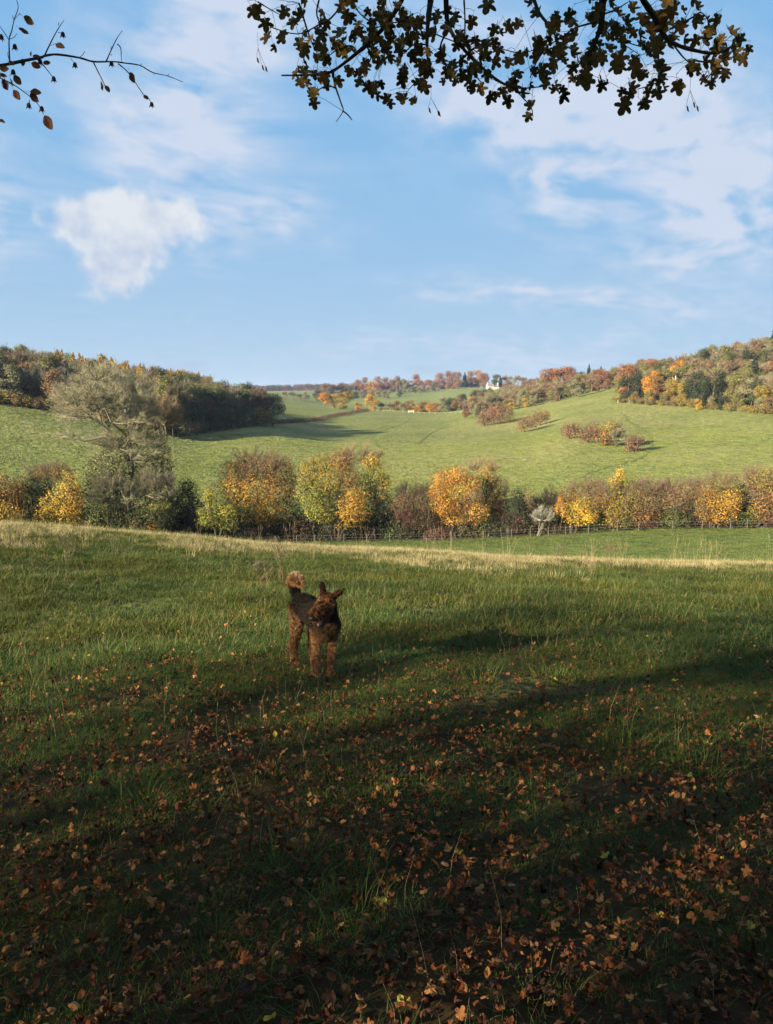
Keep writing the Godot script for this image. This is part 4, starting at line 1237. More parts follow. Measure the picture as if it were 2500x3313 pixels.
func make_beech() -> void:
	var o := thing("beech_tree", "beech with sparse coppery leaves on a thin twig entering at the left edge", "tree")
	var bark := vcol(Vector3(.045, .036, .034))
	var k := .1297
	var main := MB.new()
	var pts := traced(main, [[-60, 62], [-20, 66], [0, 505 * k], [200 * k, 465 * k], [310 * k, 445 * k], [350 * k, 430 * k], [440 * k, 420 * k], [610 * k, 445 * k], [720 * k, 475 * k], [870 * k, 475 * k], [970 * k, 487 * k], [1080 * k, 505 * k], [1180 * k, 560 * k], [1290 * k, 585 * k], [1410 * k, 632 * k]], 4.4, 5.0, .0085, .0016, bark, 6)
	obj("branch", main.mesh(), M.bark, o)
	var side := [
		[[75, 480], [70, 310], [90, 240], [110, 150], [140, 60], [125, -10]], [[70, 310], [0, 205], [-60, 150]], [[75, 300], [105, 290], [130, 260]], [[345, 425], [400, 310], [450, 220], [495, 155]],
		[[610, 445], [640, 420], [655, 395]], [[820, 470], [860, 380], [905, 290], [945, 235]], [[905, 340], [930, 370], [935, 440], [940, 480]], [[290, 460], [340, 510], [380, 560], [415, 605]],
		[[545, 450], [560, 470], [575, 490]], [[720, 480], [760, 560], [800, 640], [815, 690]], [[910, 490], [980, 550], [1040, 630], [1100, 720], [1150, 765], [1170, 820]],
		[[-120, 540], [0, 600], [100, 650], [200, 720], [290, 800], [335, 880]], [[225, 770], [228, 790], [222, 805]], [[105, 650], [60, 640], [30, 600]], [[155, 110], [150, 105], [112, 150]], [[450, 250], [465, 252], [482, 262]], [[390, 350], [405, 345], [420, 340]],
		[[1080, 505], [1090, 497], [1095, 490]], [[1180, 560], [1187, 570], [1190, 578]], [[1290, 585], [1298, 577], [1303, 567]], [[850, 420], [858, 425], [865, 420]], [[450, 195], [452, 180], [453, 170]], [[860, 385], [856, 370], [857, 355]], [[70, 460], [62, 430], [60, 400]], [[105, 150], [100, 135], [97, 120]],
	]
	for s in side:
		var mb := MB.new()
		var q := []
		for p in s: q.append([p[0] * k, p[1] * k])
		traced(mb, q, lerpf(4.45, 5.0, clampf(s[0][0] / 1400.0, 0, 1)), lerpf(4.5, 5.0, clampf(s[0][0] / 1400.0, 0, 1)), .0034 if s.size() > 3 else .0018, .0012, bark, 4)
		obj("twig", mb.mesh(), M.bark, o)
	var shapes := [leaf_mesh("beech", .6, .6), leaf_mesh("beech", 1.0, -.8), leaf_mesh("beech", .3, 1.0)]
	var n := 0
	for y in [[215, 150, 95, 55], [175, 237, 85, 55], [455, 350, 80, 65], [275, 435, 60, 80], [355, 485, 60, 90], [175, 475, 55, 0], [270, 500, 80, 65], [85, 485, 50, 60], [25, 530, 70, 90], [15, 580, 65, 70], [130, 612, 85, 40], [35, 645, 85, 30], [90, 630, 70, 20], [125, 725, 85, 35],
			[265, 710, 90, 80], [258, 748, 90, 50], [1018, 590, 95, 25], [785, 655, 75, 12], [825, 680, 65, 30], [368, 935, 120, 30], [8, 930, 55, 60], [1122, 748, 55, 55], [240, 412, 40, 0], [-30, 560, 80, 40], [-40, 660, 80, 20]]:
		var c := at(y[0] * k, y[1] * k, lerpf(4.45, 5.0, clampf(y[0] / 1400.0, 0, 1)))
		var ang := deg_to_rad(y[3])
		var down := Vector3(sin(ang), -cos(ang), 0.1)
		var size: float = y[2] * k * 4.2 / FOCAL
		hang_leaf(o, shapes[n % 3], M.copper[n % 2], c - down.normalized() * size * 0.62, size, down, Vector3(rng.randf_range(-1.6, 1.6), rng.randf_range(-.5, 1.2), 1))
		n += 1
	for y in [[485, 265], [115, 360], [10, 285], [578, 500], [860, 490], [102, 555], [415, 608], [222, 812], [322, 838], [310, 475], [1170, 805]]:
		var c := at(y[0] * k, y[1] * k, lerpf(4.45, 5.0, clampf(y[0] / 1400.0, 0, 1)))
		var mb := MB.new()
		var h := .0095
		mb.tube(PackedVector3Array([c + Vector3(0, h * 1.3, 0), c + Vector3(0, h, 0), c, c - Vector3(0, h * .8, 0), c - Vector3(0, h * 1.2, 0)]), PackedFloat32Array([.002, .007, .0105, .009, .004]), 7, vcol(Vector3(.05, .032, .024)))
		for s in 4:
			var a := s * TAU / 4
			mb.tube(PackedVector3Array([c + Vector3(cos(a) * .008, -h * .7, sin(a) * .008), c + Vector3(cos(a) * .014, -h * 1.7, sin(a) * .014)]), PackedFloat32Array([.004, .001]), 3, vcol(Vector3(.06, .036, .026)))
		obj("seed_husk", mb.mesh(), M.bark, o)
	# unseen trunk and crown left of the frame, placed to dapple the grass
	var tr := MB.new()
	var foot := Vector3(-6.2, gh(-6.2, 3.4) - .4, 3.4)
	var sp := stem(tr, foot, foot + Vector3(.3, 11, .2), .32, .08, vcol(Vector3(.13, .125, .11)), 10, 0.01)
	obj("trunk", tr.mesh(), M.bark, o)
	var lm := MB.new()
	lm.tube(PackedVector3Array([foot + Vector3(.1, 2.6, .1), foot.lerp(pts[0], .5) + Vector3(0, 1.6, 0), pts[0]]), PackedFloat32Array([.045, .022, .0085]), 6, bark)
	obj("limb", lm.mesh(), M.bark, o)
	var cr := MB.new()
	for c in 20:
		var d := ball()
		var p := foot + Vector3(0, 8.0, 0) + d * Vector3(2.7, 4.2, 3.2)
		if p.y < 3.4 or (p.x > -4.8 and p.z < -2.5): continue
		lobes(cr, [[p, Vector3(1.3, .9, 1.3), "russet"]], 3.0, 0.12, 3.0, 0.1)
	sp.remove_at(0); sp.remove_at(0)
	twigs(cr, sp, foot + Vector3(-.4, 8, .6), Vector3(2.6, 4.6, 2.8), 30, 10, .8, .009, "t_brown")
	obj("crown", cr.mesh(), M.leaf, o).set_meta("kind", "stuff")


# unseen trees behind and left of the camera, placed to shade the near grass
func make_unseen_trees() -> void:
	for y in [[-14.0, 2.6, 11.0, "russet", 4.2, "t_brown", "unseen sparse russet tree nearest the beech, shading the near grass"], [-19.0, 6.3, 13.0, "russet", 5.5, "t_brown", "second unseen russet tree left of the view, shading the near grass"], [-38.0, 8.3, 13.0, "brown", 0.9, "t_grey", "unseen sparse brown tree farthest left, dappling the near grass"], [-24.0, 4.6, 12.0, "olive", 1.3, "t_grey", "unseen thin sparse tree between the russet ones, dappling the near grass"], [-36.0, 10.6, 14.0, "", 0.0, "t_grey", "unseen thin tall bare tree far left, dappling the near grass"], [-34.0, 13.0, 14.0, "olive", 2.0, "t_grey", "unseen tall olive tree far left of the camera, shading the near grass"], [-11.0, 8.0, 12.0, "gold", 7.5, "t_brown", "unseen golden tree left of the camera, shading the near grass"], [-25.0, 8.0, 13.0, "olive", 3.3, "t_grey", "unseen olive tree farther left of the camera, shading the near grass"],
			[-18.0, 14.0, 13.0, "russet", 5.0, "t_brown", "unseen russet tree behind the golden one, shading the near grass"], [-31.0, 14.0, 14.0, "olive", 3.5, "t_grey", "unseen olive tree farthest from the camera, shading the near grass"], [-8.0, 15.0, 13.0, "olive", 6.0, "t_brown", "unseen dense olive tree behind the camera, shading the near grass"], [5.0, 13.0, 13.0, "gold", 6.0, "t_brown", "unseen dense golden tree behind the camera, shading the near grass"], [-1.0, 19.0, 14.0, "russet", 6.0, "t_brown", "unseen russet tree farthest behind the camera, shading the near grass"]]:
		var turned := Vector3(y[0], 0, y[1]).rotated(Vector3.UP, deg_to_rad(16.0)) + Vector3(.616, 0, .788) * 0.8
		var foot := Vector3(turned.x, gh(turned.x, turned.z) - .2, turned.z)
		var o := thing("unseen_shade_tree", y[6], "tree", foot)
		var tr := MB.new()
		var cr := MB.new()
		var h: float = y[2]
		var sp := stem(tr, Vector3.ZERO, Vector3(rng.randf_range(-.5, .5), h * .75, rng.randf_range(-.5, .5)), .26, .07, vcol(Vector3(.14, .125, .10)), 8, .015)
		obj("trunk", tr.mesh(), M.bark, o)
		sp.remove_at(0); sp.remove_at(0)
		twigs(cr, sp, Vector3(0, h * .58, 0), Vector3(3.2, h * .42, 3.2), 40, 16, 1.0, .014, y[5], .5)
		if y[3]:
			for k in 22:
				var d := ball()
				lobes(cr, [[Vector3(0, h * .58, 0) + d * Vector3(2.6, h * .36, 2.6), Vector3(1.15, .8, 1.15), y[3]]], y[4] * 1.9, 0.18, 1.8, 0.2)
		obj("crown", cr.mesh(), M.leaf, o)
# ---------------------------------------------------------------- the hedgerow
# a tree or bush of lobes: each lobe is [picture x, picture row, half width, half height, palette], in picture units at the distance r
func leafy(called: String, label: String, category: String, px: float, r: float, list: Array, dens := 8.0, size := 0.24, twig: Array = [], group := "") -> Node3D:
	var foot := on_ground(px, r)
	var o := thing(called, label, category, foot, group)
	var u := r / FOCAL
	var tr := MB.new()
	var cr := MB.new()
	var lo := 1e9
	var hi := -1e9
	var ls := []
	for y in list:
		var c := at(y[0], y[1], r + rng.randf_range(-1.2, 0.8)) - foot
		ls.append([c, Vector3(y[2] * u, y[3] * u, (y[2] + y[3]) * 0.45 * u), y[4]])
		hi = maxf(hi, c.y)
	for s in mini(3 + list.size() / 3, 5):
		var top: Vector3 = ls[(s * 2) % ls.size()][0]
		stem(tr, Vector3(rng.randf_range(-.5, .5), -.5, rng.randf_range(-.3, .3)), top, .13, .05, vcol(PAL.t_dark[0]), 5)
	lobes(cr, ls, dens * (6.5 if r < 130.0 else 2.5), size * (0.64 if r < 130.0 else 1.05), 0.1, 0.3, not called.begins_with("yellow") and not called in ["dark_bush", "holly_bush", "dark_leafy_column", "golden_sapling"])
	# every leafy bush shows twigs through and above its leaves
	for l in ls:
		var rr: Vector3 = l[1]
		twigs(cr, PackedVector3Array([l[0] - Vector3(0, rr.y * .7, 0)]), l[0] + Vector3(0, rr.y * .12, 0), rr * 1.04, int(4 + rr.x * 2), 7, 0.75, 0.016, "t_brown", 0.7)
	for t in twig:
		var c := at(t[0], t[1], r + 0.5) - foot
		var src := PackedVector3Array()
		for s in 14:
			src.append(c + Vector3(rng.randf_range(-.75, .75) * t[2] * u, rng.randf_range(-.9, -.1) * t[3] * u, rng.randf_range(-.6, .6) * t[2] * u))
		twigs(cr, src, c, Vector3(t[2] * u, t[3] * u, t[2] * u), int(t[5] * 1.5), 26, 0.8, 0.0115, t[4], 0.6)
	obj("trunk", tr.mesh(), M.bark, o)
	obj("crown", cr.mesh(), M.leaf, o)
	return o


func bare_tree(called: String, label: String, px: float, r: float, c_px: float, c_row: float, w: float, h: float, n: int, pal: String, category := "tree", thick := 0.016, len := 1.1) -> Node3D:
	var foot := on_ground(px, r)
	var o := thing(called, label, category, foot)
	var u := r / FOCAL
	var c := at(c_px, c_row, r) - foot
	var rad := Vector3(w * u, h * u, w * u * 0.85)
	var tr := MB.new()
	var cr := MB.new()
	var from := PackedVector3Array()
	for s in 7:
		var top := c + Vector3(rng.randf_range(-.65, .65) * rad.x, rad.y * rng.randf_range(-.4, .1), rng.randf_range(-.5, .5) * rad.z)
		var p := stem(tr, Vector3(rng.randf_range(-.2, .2), -.4, 0), top, minf(.10 * rad.y * .3 + .03, .14), .03, vcol(PAL[pal][2], .75), 5)
		for q in p:
			if q.y > top.y * 0.45: from.append(q)
	twigs(cr, from, c, rad, n, 30, len, thick, pal, 0.7)
	obj("trunk", tr.mesh(), M.bark, o)
	obj("crown", cr.mesh(), M.leaf, o)
	return o


func make_ivy_tree() -> void:
	var r := 112.0
	var u := r / FOCAL
	var foot := on_ground(133, r)
	var o := thing("ivy_clad_tree", "tall bare ash with a wide grey twiggy dome and ivy wrapped trunk", "tree", foot)
	var tr := MB.new()
	var bark := vcol(Vector3(.15, .14, .11))
	var p := func(x: float, y: float, dz := 0.0) -> Vector3: return at(x, y, r) - foot + Vector3(0, 0, dz)
	var from := PackedVector3Array()
	var limbs := [
		[[133, 548, 0], [131, 510, 0], [132, 470, .2], [130, 440, 0], [129, 418, .3], [131, 402, .2], [134, 388, .5], [137, 378, .6]],
		[[131, 470, 0], [121, 448, .5], [113, 434, .8], [104, 424, .9], [92, 416, 1.0], [80, 408, 1.0], [70, 402, 1.1]],
		[[104, 424, .9], [98, 408, .4], [90, 395, .2], [82, 384, 0]], [[98, 408, .4], [101, 393, 1.0], [100, 380, 1.2]],
		[[129, 418, .3], [120, 404, -1.0], [112, 392, -1.6], [108, 378, -2.0]], [[131, 402, .2], [143, 392, -.5], [150, 384, -1.0]], [[131, 425, 0], [143, 412, 1.5], [150, 402, 2.0]], [[130, 440, 0], [118, 422, 2.5], [112, 405, 3.2]],
		[[113, 434, .8], [100, 438, 1.2], [88, 440, 1.4], [75, 437, 1.5], [64, 432, 1.4]], [[130, 430, 0], [136, 410, -2.5], [139, 395, -3.5]],
	]
	for l in limbs:
		var mb := MB.new()
		var pts := PackedVector3Array()
		var rad := PackedFloat32Array()
		var n: int = l.size()
		for k in n:
			pts.append(p.call(l[k][0], l[k][1], l[k][2]))
			rad.append(lerpf(.42 if l == limbs[0] else .2, .05, k / float(n - 1)))
			if k > 0 and l[k][1] < 432: from.append(pts[k])
		if l == limbs[0]:
			tr.tube(pts, rad, 8, bark)
		else:
			mb.tube(pts, rad, 6, bark)
			obj("limb", mb.mesh(), M.bark, o)
	obj("trunk", tr.mesh(), M.bark, o)
	var cr := MB.new()
	var mid: Vector3 = p.call(106, 408)
	twigs(cr, from, mid, Vector3(47 * u, 37 * u, 40 * u), 290, 70, 1.1, .014, "t_ash", 0.45, 1.1, 3.6)
	# shorter sprays all down the stem, under the dome
	var low := PackedVector3Array([p.call(132, 500), p.call(131, 480), p.call(131, 460), p.call(130, 440), p.call(121, 448, .5), p.call(129, 420)])
	twigs(cr, low, p.call(130, 450), Vector3(41 * u, 40 * u, 34 * u), 170, 44, 1.0, .013, "t_ash", 0.3, 1.15, 3.4)
	var mid2: Vector3 = p.call(72, 436)
	twigs(cr, PackedVector3Array([p.call(88, 440, 1.4), p.call(75, 437, 1.5)]), mid2, Vector3(16 * u, 8 * u, 12 * u), 14, 16, 1.0, .017, "t_ash", 0.0)
	obj("crown", cr.mesh(), M.leaf, o)
	var iv := MB.new()
	var ls := []
	for y in [[112, 436, 5, 6], [118, 446, 8, 9], [127, 436, 6, 10], [131, 452, 9, 14], [120, 462, 13, 12], [140, 466, 13, 13], [112, 478, 15, 13], [128, 484, 16, 14], [147, 480, 16, 16], [158, 468, 11, 16], [163, 484, 12, 14], [104, 494, 13, 12], [122, 506, 16, 16], [146, 504, 18, 16], [164, 505, 13, 14], [131, 420, 4, 8], [107, 428, 4, 4], [148, 438, 9, 12], [104, 450, 9, 12], [160, 448, 10, 14], [98, 470, 11, 14], [140, 425, 8, 9], [168, 468, 8, 14], [92, 488, 10, 14]]:
		ls.append([p.call(y[0], y[1], rng.randf_range(-1, 1)), Vector3(y[2] * u, y[3] * u, y[2] * u), "ivy"])
	lobes(iv, ls, 26.0, 0.22, 0.1, 0.2)
	for l in ls:
		twigs(iv, PackedVector3Array([l[0]]), l[0], l[1] * 1.15, 8, 14, 0.8, .012, "t_ash", 0.3, 1.2)
	obj("ivy", iv.mesh(), M.leaf, o)


func make_hedgerow() -> void:
	make_ivy_tree()
	bare_tree("ash_tree", "beige rounded twiggy tree directly right of the tall ivy clad ash", 166, 122, 162, 416, 21, 27, 170, "t_beige", "tree", .017, 1.0)
	leafy("russet_shrub", "russet orange shrub at the far left end of the hedgerow", "shrub", 6, 113, [[4, 492, 20, 17, "orangebrown"], [18, 497, 10, 14, "orange"], [-8, 505, 18, 18, "orangebrown"], [-22, 495, 20, 20, "brown"], [-45, 500, 22, 22, "gold"]])
	leafy("yellow_shrub", "low yellow shrub at the left edge in front of the russet shrub", "shrub", 4, 109, [[3, 516, 9, 13, "yellow"], [15, 518, 9, 10, "yellow"], [-8, 520, 10, 12, "yellow"]])
	leafy("dark_bush", "dark green rounded bush between russet and yellow shrubs at left", "bush", 36, 113, [[30, 486, 9, 11, "darkgreen"], [42, 488, 11, 12, "dark"], [36, 500, 12, 14, "darkgreen"]], 13.0, 0.2)
	leafy("russet_shrub", "russet twiggy shrub behind the dark bush left of the ash", "shrub", 50, 118, [[48, 476, 15, 11, "orangebrown"], [60, 473, 12, 10, "brown"], [34, 477, 10, 8, "brown"]], 7.0, 0.2, [[50, 470, 22, 10, "t_purple", 22]])
	leafy("field_maple", "bright yellow maple left of the tall ivy clad ash", "tree", 64, 110, [[70, 485, 9, 14, "yellow"], [62, 498, 13, 12, "yellow"], [50, 506, 11, 10, "yellow"], [75, 500, 9, 14, "gold"], [64, 514, 15, 10, "yellow"], [45, 518, 11, 9, "yellow"], [74, 521, 11, 8, "yellow"], [58, 523, 14, 7, "olivegold"]], 8.0, 0.24)
	bare_tree("grey_shrub", "grey leafless shrub in front of the trunk of the ivy clad ash", 116, 110, 112, 494, 26, 26, 130, "t_grey", "shrub", .015, 0.9)
	bare_tree("grey_shrub", "grey leafless shrub right of the trunk of the ivy clad ash", 156, 109.5, 156, 490, 21, 30, 130, "t_grey", "shrub", .015, 0.9)
	leafy("thicket", "dark green thicket with yellowing sprays beneath the ivy clad ash", "shrub", 130, 109, [[100, 512, 14, 14, "darkgreen"], [118, 520, 15, 12, "darkgreen"], [140, 520, 17, 13, "darkgreen"], [160, 514, 15, 15, "darkgreen"], [106, 506, 7, 3, "yellowgreen"], [159, 506, 11, 4, "yellowgreen"], [152, 527, 8, 5, "gold"], [92, 524, 8, 9, "olive"], [135, 524, 6, 6, "orangebrown"]], 8.0, 0.22)
	leafy("dark_leafy_column", "dark leafy column standing between ash and round golden tree", "tree", 188, 113, [[187, 488, 9, 10, "dark"], [189, 504, 11, 16, "dark"], [186, 520, 12, 14, "dark"], [176, 500, 8, 12, "darkgreen"]], 15.0, 0.2)  # dark foliage in the dark column between the trees
	leafy("yellow_green_bush", "yellow green bush at the left foot of the round golden tree", "bush", 212, 109, [[209, 496, 6, 9, "yellowgreen"], [216, 508, 11, 11, "yellowgreen"], [228, 514, 9, 11, "yellowgreen"], [208, 520, 11, 8, "yellowgreen"], [226, 525, 12, 6, "yellowgreen"], [202, 513, 5, 6, "yellowgreen"]], 8.0, 0.24)
	leafy("round_tree", "large round tree with purple twigs on top and golden leaves below", "tree", 256, 114, [[236, 474, 17, 17, "orangebrown"], [256, 468, 20, 15, "brown"], [276, 472, 18, 17, "orangebrown"], [234, 492, 18, 14, "gold"], [256, 492, 20, 17, "gold"], [280, 492, 18, 17, "orangebrown"], [246, 510, 18, 13, "olivegold"], [268, 512, 18, 14, "gold"], [288, 508, 13, 16, "darkgreen"], [230, 510, 12, 10, "olivegold"], [290, 484, 10, 14, "olive"]], 7.0, 0.24, [[257, 464, 38, 19, "t_purple", 70], [250, 480, 34, 22, "t_brown", 26]])
	bare_tree("pale_ash", "pale grey twiggy crown rising behind the olive and yellow trees", 362, 121, 362, 460, 26, 19, 110, "t_beige", "tree", .014, 0.8)
	leafy("oak_tree", "broad olive and orange oak with a bulging front lobe, hedgerow centre", "tree", 334, 112, [[309, 474, 13, 14, "olivegold"], [324, 464, 15, 11, "olivegold"], [341, 460, 13, 12, "orangebrown"], [313, 494, 15, 15, "yellowgreen"], [330, 482, 17, 16, "olivegold"], [348, 478, 12, 14, "orangebrown"], [320, 512, 15, 11, "yellowgreen"], [355, 496, 15, 11, "gold"], [352, 511, 18, 12, "gold"], [346, 523, 16, 7, "olivegold"], [304, 488, 8, 12, "olive"], [332, 500, 14, 14, "olive"]], 9.0, 0.23)
	leafy("birch_tree", "narrow tree with bright yellow green top right of the olive oak", "tree", 374, 113.5, [[371, 463, 9, 9, "yellow"], [377, 474, 11, 9, "yellowgreen"], [384, 482, 8, 8, "yellow"], [366, 480, 9, 9, "yellowgreen"], [375, 493, 13, 11, "darkgreen"], [368, 508, 15, 15, "darkgreen"], [384, 512, 11, 17, "dark"], [384, 497, 7, 6, "olivegold"]], 8.5, 0.24)
	leafy("hawthorn", "dark red brown thorn bush left of the orange tree", "bush", 412, 113, [[412, 496, 14, 12, "darkred"], [402, 508, 13, 14, "darkred"], [424, 500, 13, 15, "darkred"], [410, 518, 17, 13, "darkred"], [428, 518, 12, 14, "bramble"], [396, 520, 10, 12, "bramble"]], 9.0, 0.18, [[412, 493, 22, 14, "t_dark", 40]])
	leafy("orange_tree", "bright orange round tree right of the dark thorn bush", "tree", 456, 112, [[444, 480, 14, 11, "orange"], [458, 476, 13, 10, "orange"], [438, 494, 12, 12, "orange"], [454, 494, 14, 12, "gold"], [446, 508, 13, 10, "orange"], [464, 506, 12, 12, "orangebrown"], [472, 484, 10, 10, "orange"], [458, 520, 16, 6, "gold"], [478, 512, 12, 11, "gold"], [474, 498, 10, 8, "brown"]], 9.5, 0.23)
	leafy("orange_tree", "looser orange brown tree with beige twigs behind the bright orange tree", "tree", 486, 115, [[486, 475, 10, 12, "gold"], [496, 490, 11, 14, "orangebrown"], [484, 492, 10, 12, "brown"], [492, 508, 12, 14, "orangebrown"], [500, 506, 8, 16, "brown"], [486, 520, 12, 10, "olivegold"]], 6.5, 0.22, [[482, 468, 17, 12, "t_beige", 40], [496, 490, 13, 20, "t_brown", 24]])
	leafy("holly_bush", "narrow nearly black evergreen right of the orange trees", "bush", 517, 113, [[518, 498, 8, 10, "dark"], [517, 510, 10, 12, "dark"], [514, 524, 13, 11, "dark"], [524, 520, 8, 12, "dark"]], 15.0, 0.2)
	bare_tree("grey_shrub", "dark grey leafless shrub behind the pale lichen covered shrub", 548, 116, 547, 505, 18, 16, 70, "t_dark", "shrub", .015, 0.8)
	bare_tree("lichen_shrub", "pale silvery lichen covered shrub by the fence", 541, 110.5, 541, 519, 12, 12, 44, "t_pale", "shrub", .02, 0.7)
	leafy("orange_sapling", "small upright orange sapling left of the yellow bush", "sapling", 560, 112, [[560, 503, 4, 9, "orange"], [557, 512, 5, 8, "gold"], [564, 511, 4, 7, "gold"]], 10.0, 0.22)
	leafy("yellow_bush", "clear yellow bush near the fence right of the silvery shrub", "bush", 576, 111, [[570, 510, 8, 8, "yellow"], [582, 506, 9, 8, "yellow"], [577, 518, 13, 8, "yellow"], [590, 516, 8, 8, "yellow"]], 9.0, 0.24)
	leafy("brown_thorn_bush", "orange brown thorn bush behind the yellow bush", "bush", 585, 115, [[572, 494, 12, 9, "orangebrown"], [588, 490, 14, 10, "brown"], [600, 500, 13, 14, "orangebrown"], [598, 515, 16, 12, "brown"]], 6.5, 0.2, [[588, 488, 24, 11, "t_purple", 40]])
	leafy("golden_sapling", "bright yellow sapling standing up out of the brown hedge", "sapling", 619, 113, [[620, 474, 5, 7, "yellow"], [616, 483, 7, 6, "yellow"], [624, 483, 6, 6, "yellowgreen"], [619, 490, 9, 5, "yellowgreen"], [612, 500, 7, 5, "olivegold"]], 11.0, 0.23)
	leafy("hedge_bush", "olive brown bush with yellow sprays below the yellow sapling", "bush", 616, 112, [[608, 496, 14, 11, "orangebrown"], [626, 500, 15, 12, "olivegold"], [612, 512, 17, 11, "olivegold"], [634, 512, 13, 12, "brown"], [618, 521, 20, 8, "olivegold"]], 6.5, 0.21, [[615, 493, 22, 12, "t_brown", 34]])
	leafy("brown_thorn_bush", "dull brown thorn bush right of the yellow sapling", "bush", 648, 113, [[642, 491, 12, 9, "brown"], [656, 490, 12, 9, "redbrown"], [648, 503, 17, 12, "brown"], [646, 517, 17, 10, "orangebrown"]], 6.0, 0.2, [[648, 488, 20, 11, "t_purple", 44]])
	leafy("brown_thorn_bush", "purplish brown thorn bush in the right half of the hedge, left of the golden one", "bush", 680, 113, [[672, 491, 12, 9, "redbrown"], [688, 492, 13, 10, "brown"], [676, 504, 15, 11, "brown"], [690, 508, 14, 12, "darkgreen"], [678, 518, 18, 10, "olive"]], 6.0, 0.2, [[680, 488, 22, 12, "t_purple", 44], [690, 508, 13, 12, "t_grey", 26]])
	leafy("golden_bush", "golden brown bush in the hedge toward the right edge", "bush", 720, 112, [[708, 492, 11, 10, "orangebrown"], [724, 486, 13, 10, "olivegold"], [716, 502, 16, 11, "gold"], [732, 500, 10, 13, "gold"], [722, 515, 18, 9, "gold"], [706, 512, 10, 10, "orangebrown"]], 7.0, 0.22, [[718, 482, 20, 12, "t_brown", 34]])
	leafy("dark_bush", "dark foliage standing in for the dark gap between two right hand golden brown bushes", "bush", 743, 114, [[741, 500, 7, 14, "dark"], [744, 514, 8, 14, "dark"]], 14.0, 0.2)  # dark leaves added where the hedge only has a dark gap
	leafy("brown_hedge_tree", "brown and gold hedge tree cut by the right edge", "tree", 764, 113, [[752, 482, 11, 11, "brown"], [766, 478, 13, 11, "olivegold"], [760, 496, 14, 13, "brown"], [775, 492, 13, 14, "orangebrown"], [770, 511, 17, 12, "orangebrown"], [756, 514, 10, 10, "olivegold"], [790, 490, 16, 18, "brown"], [795, 510, 18, 14, "olive"], [815, 500, 18, 20, "brown"]], 6.5, 0.22, [[764, 476, 24, 13, "t_brown", 40]])
	# brambles and dead stems at the hedge foot, coloured dark for its shade
	var br := MB.new()
	var k := -70.0
	while k < 850.0:
		var r := 112.8 + rng.randf_range(-1.0, 3.5)
		var p := on_ground(k, r)
		var hh := rng.randf_range(1.0, 2.3)
		lobes(br, [[p + Vector3(0, hh * .6, 0), Vector3(1.5, hh, 1.3), ["bramble", "darkgreen", "dark", "darkred"][rng.randi() % 4]]], 22.0, 0.17, p.y)
		twigs(br, PackedVector3Array([p]), p + Vector3(0, hh * .8, 0), Vector3(1.5, hh * 1.3, 1.2), 5, 8, .7, .013, "t_dark", 0.6)
		var p2 := on_ground(k, 118.0 + rng.randf_range(-1.0, 1.5))
		var h2 := rng.randf_range(1.7, 3.6)
		lobes(br, [[p2 + Vector3(0, h2 * .7, 0), Vector3(1.6, h2, 1.3), ["bramble", "brown", "dark", "olive"][rng.randi() % 4]]], 18.0, 0.2, p2.y)
		k += 4.0
	tag(obj("shade_toned_thicket", br.mesh(), M.leaf), "bramble and dead stems along the hedgerow foot, shade put into their dark colour", "brambles", "", "stuff")


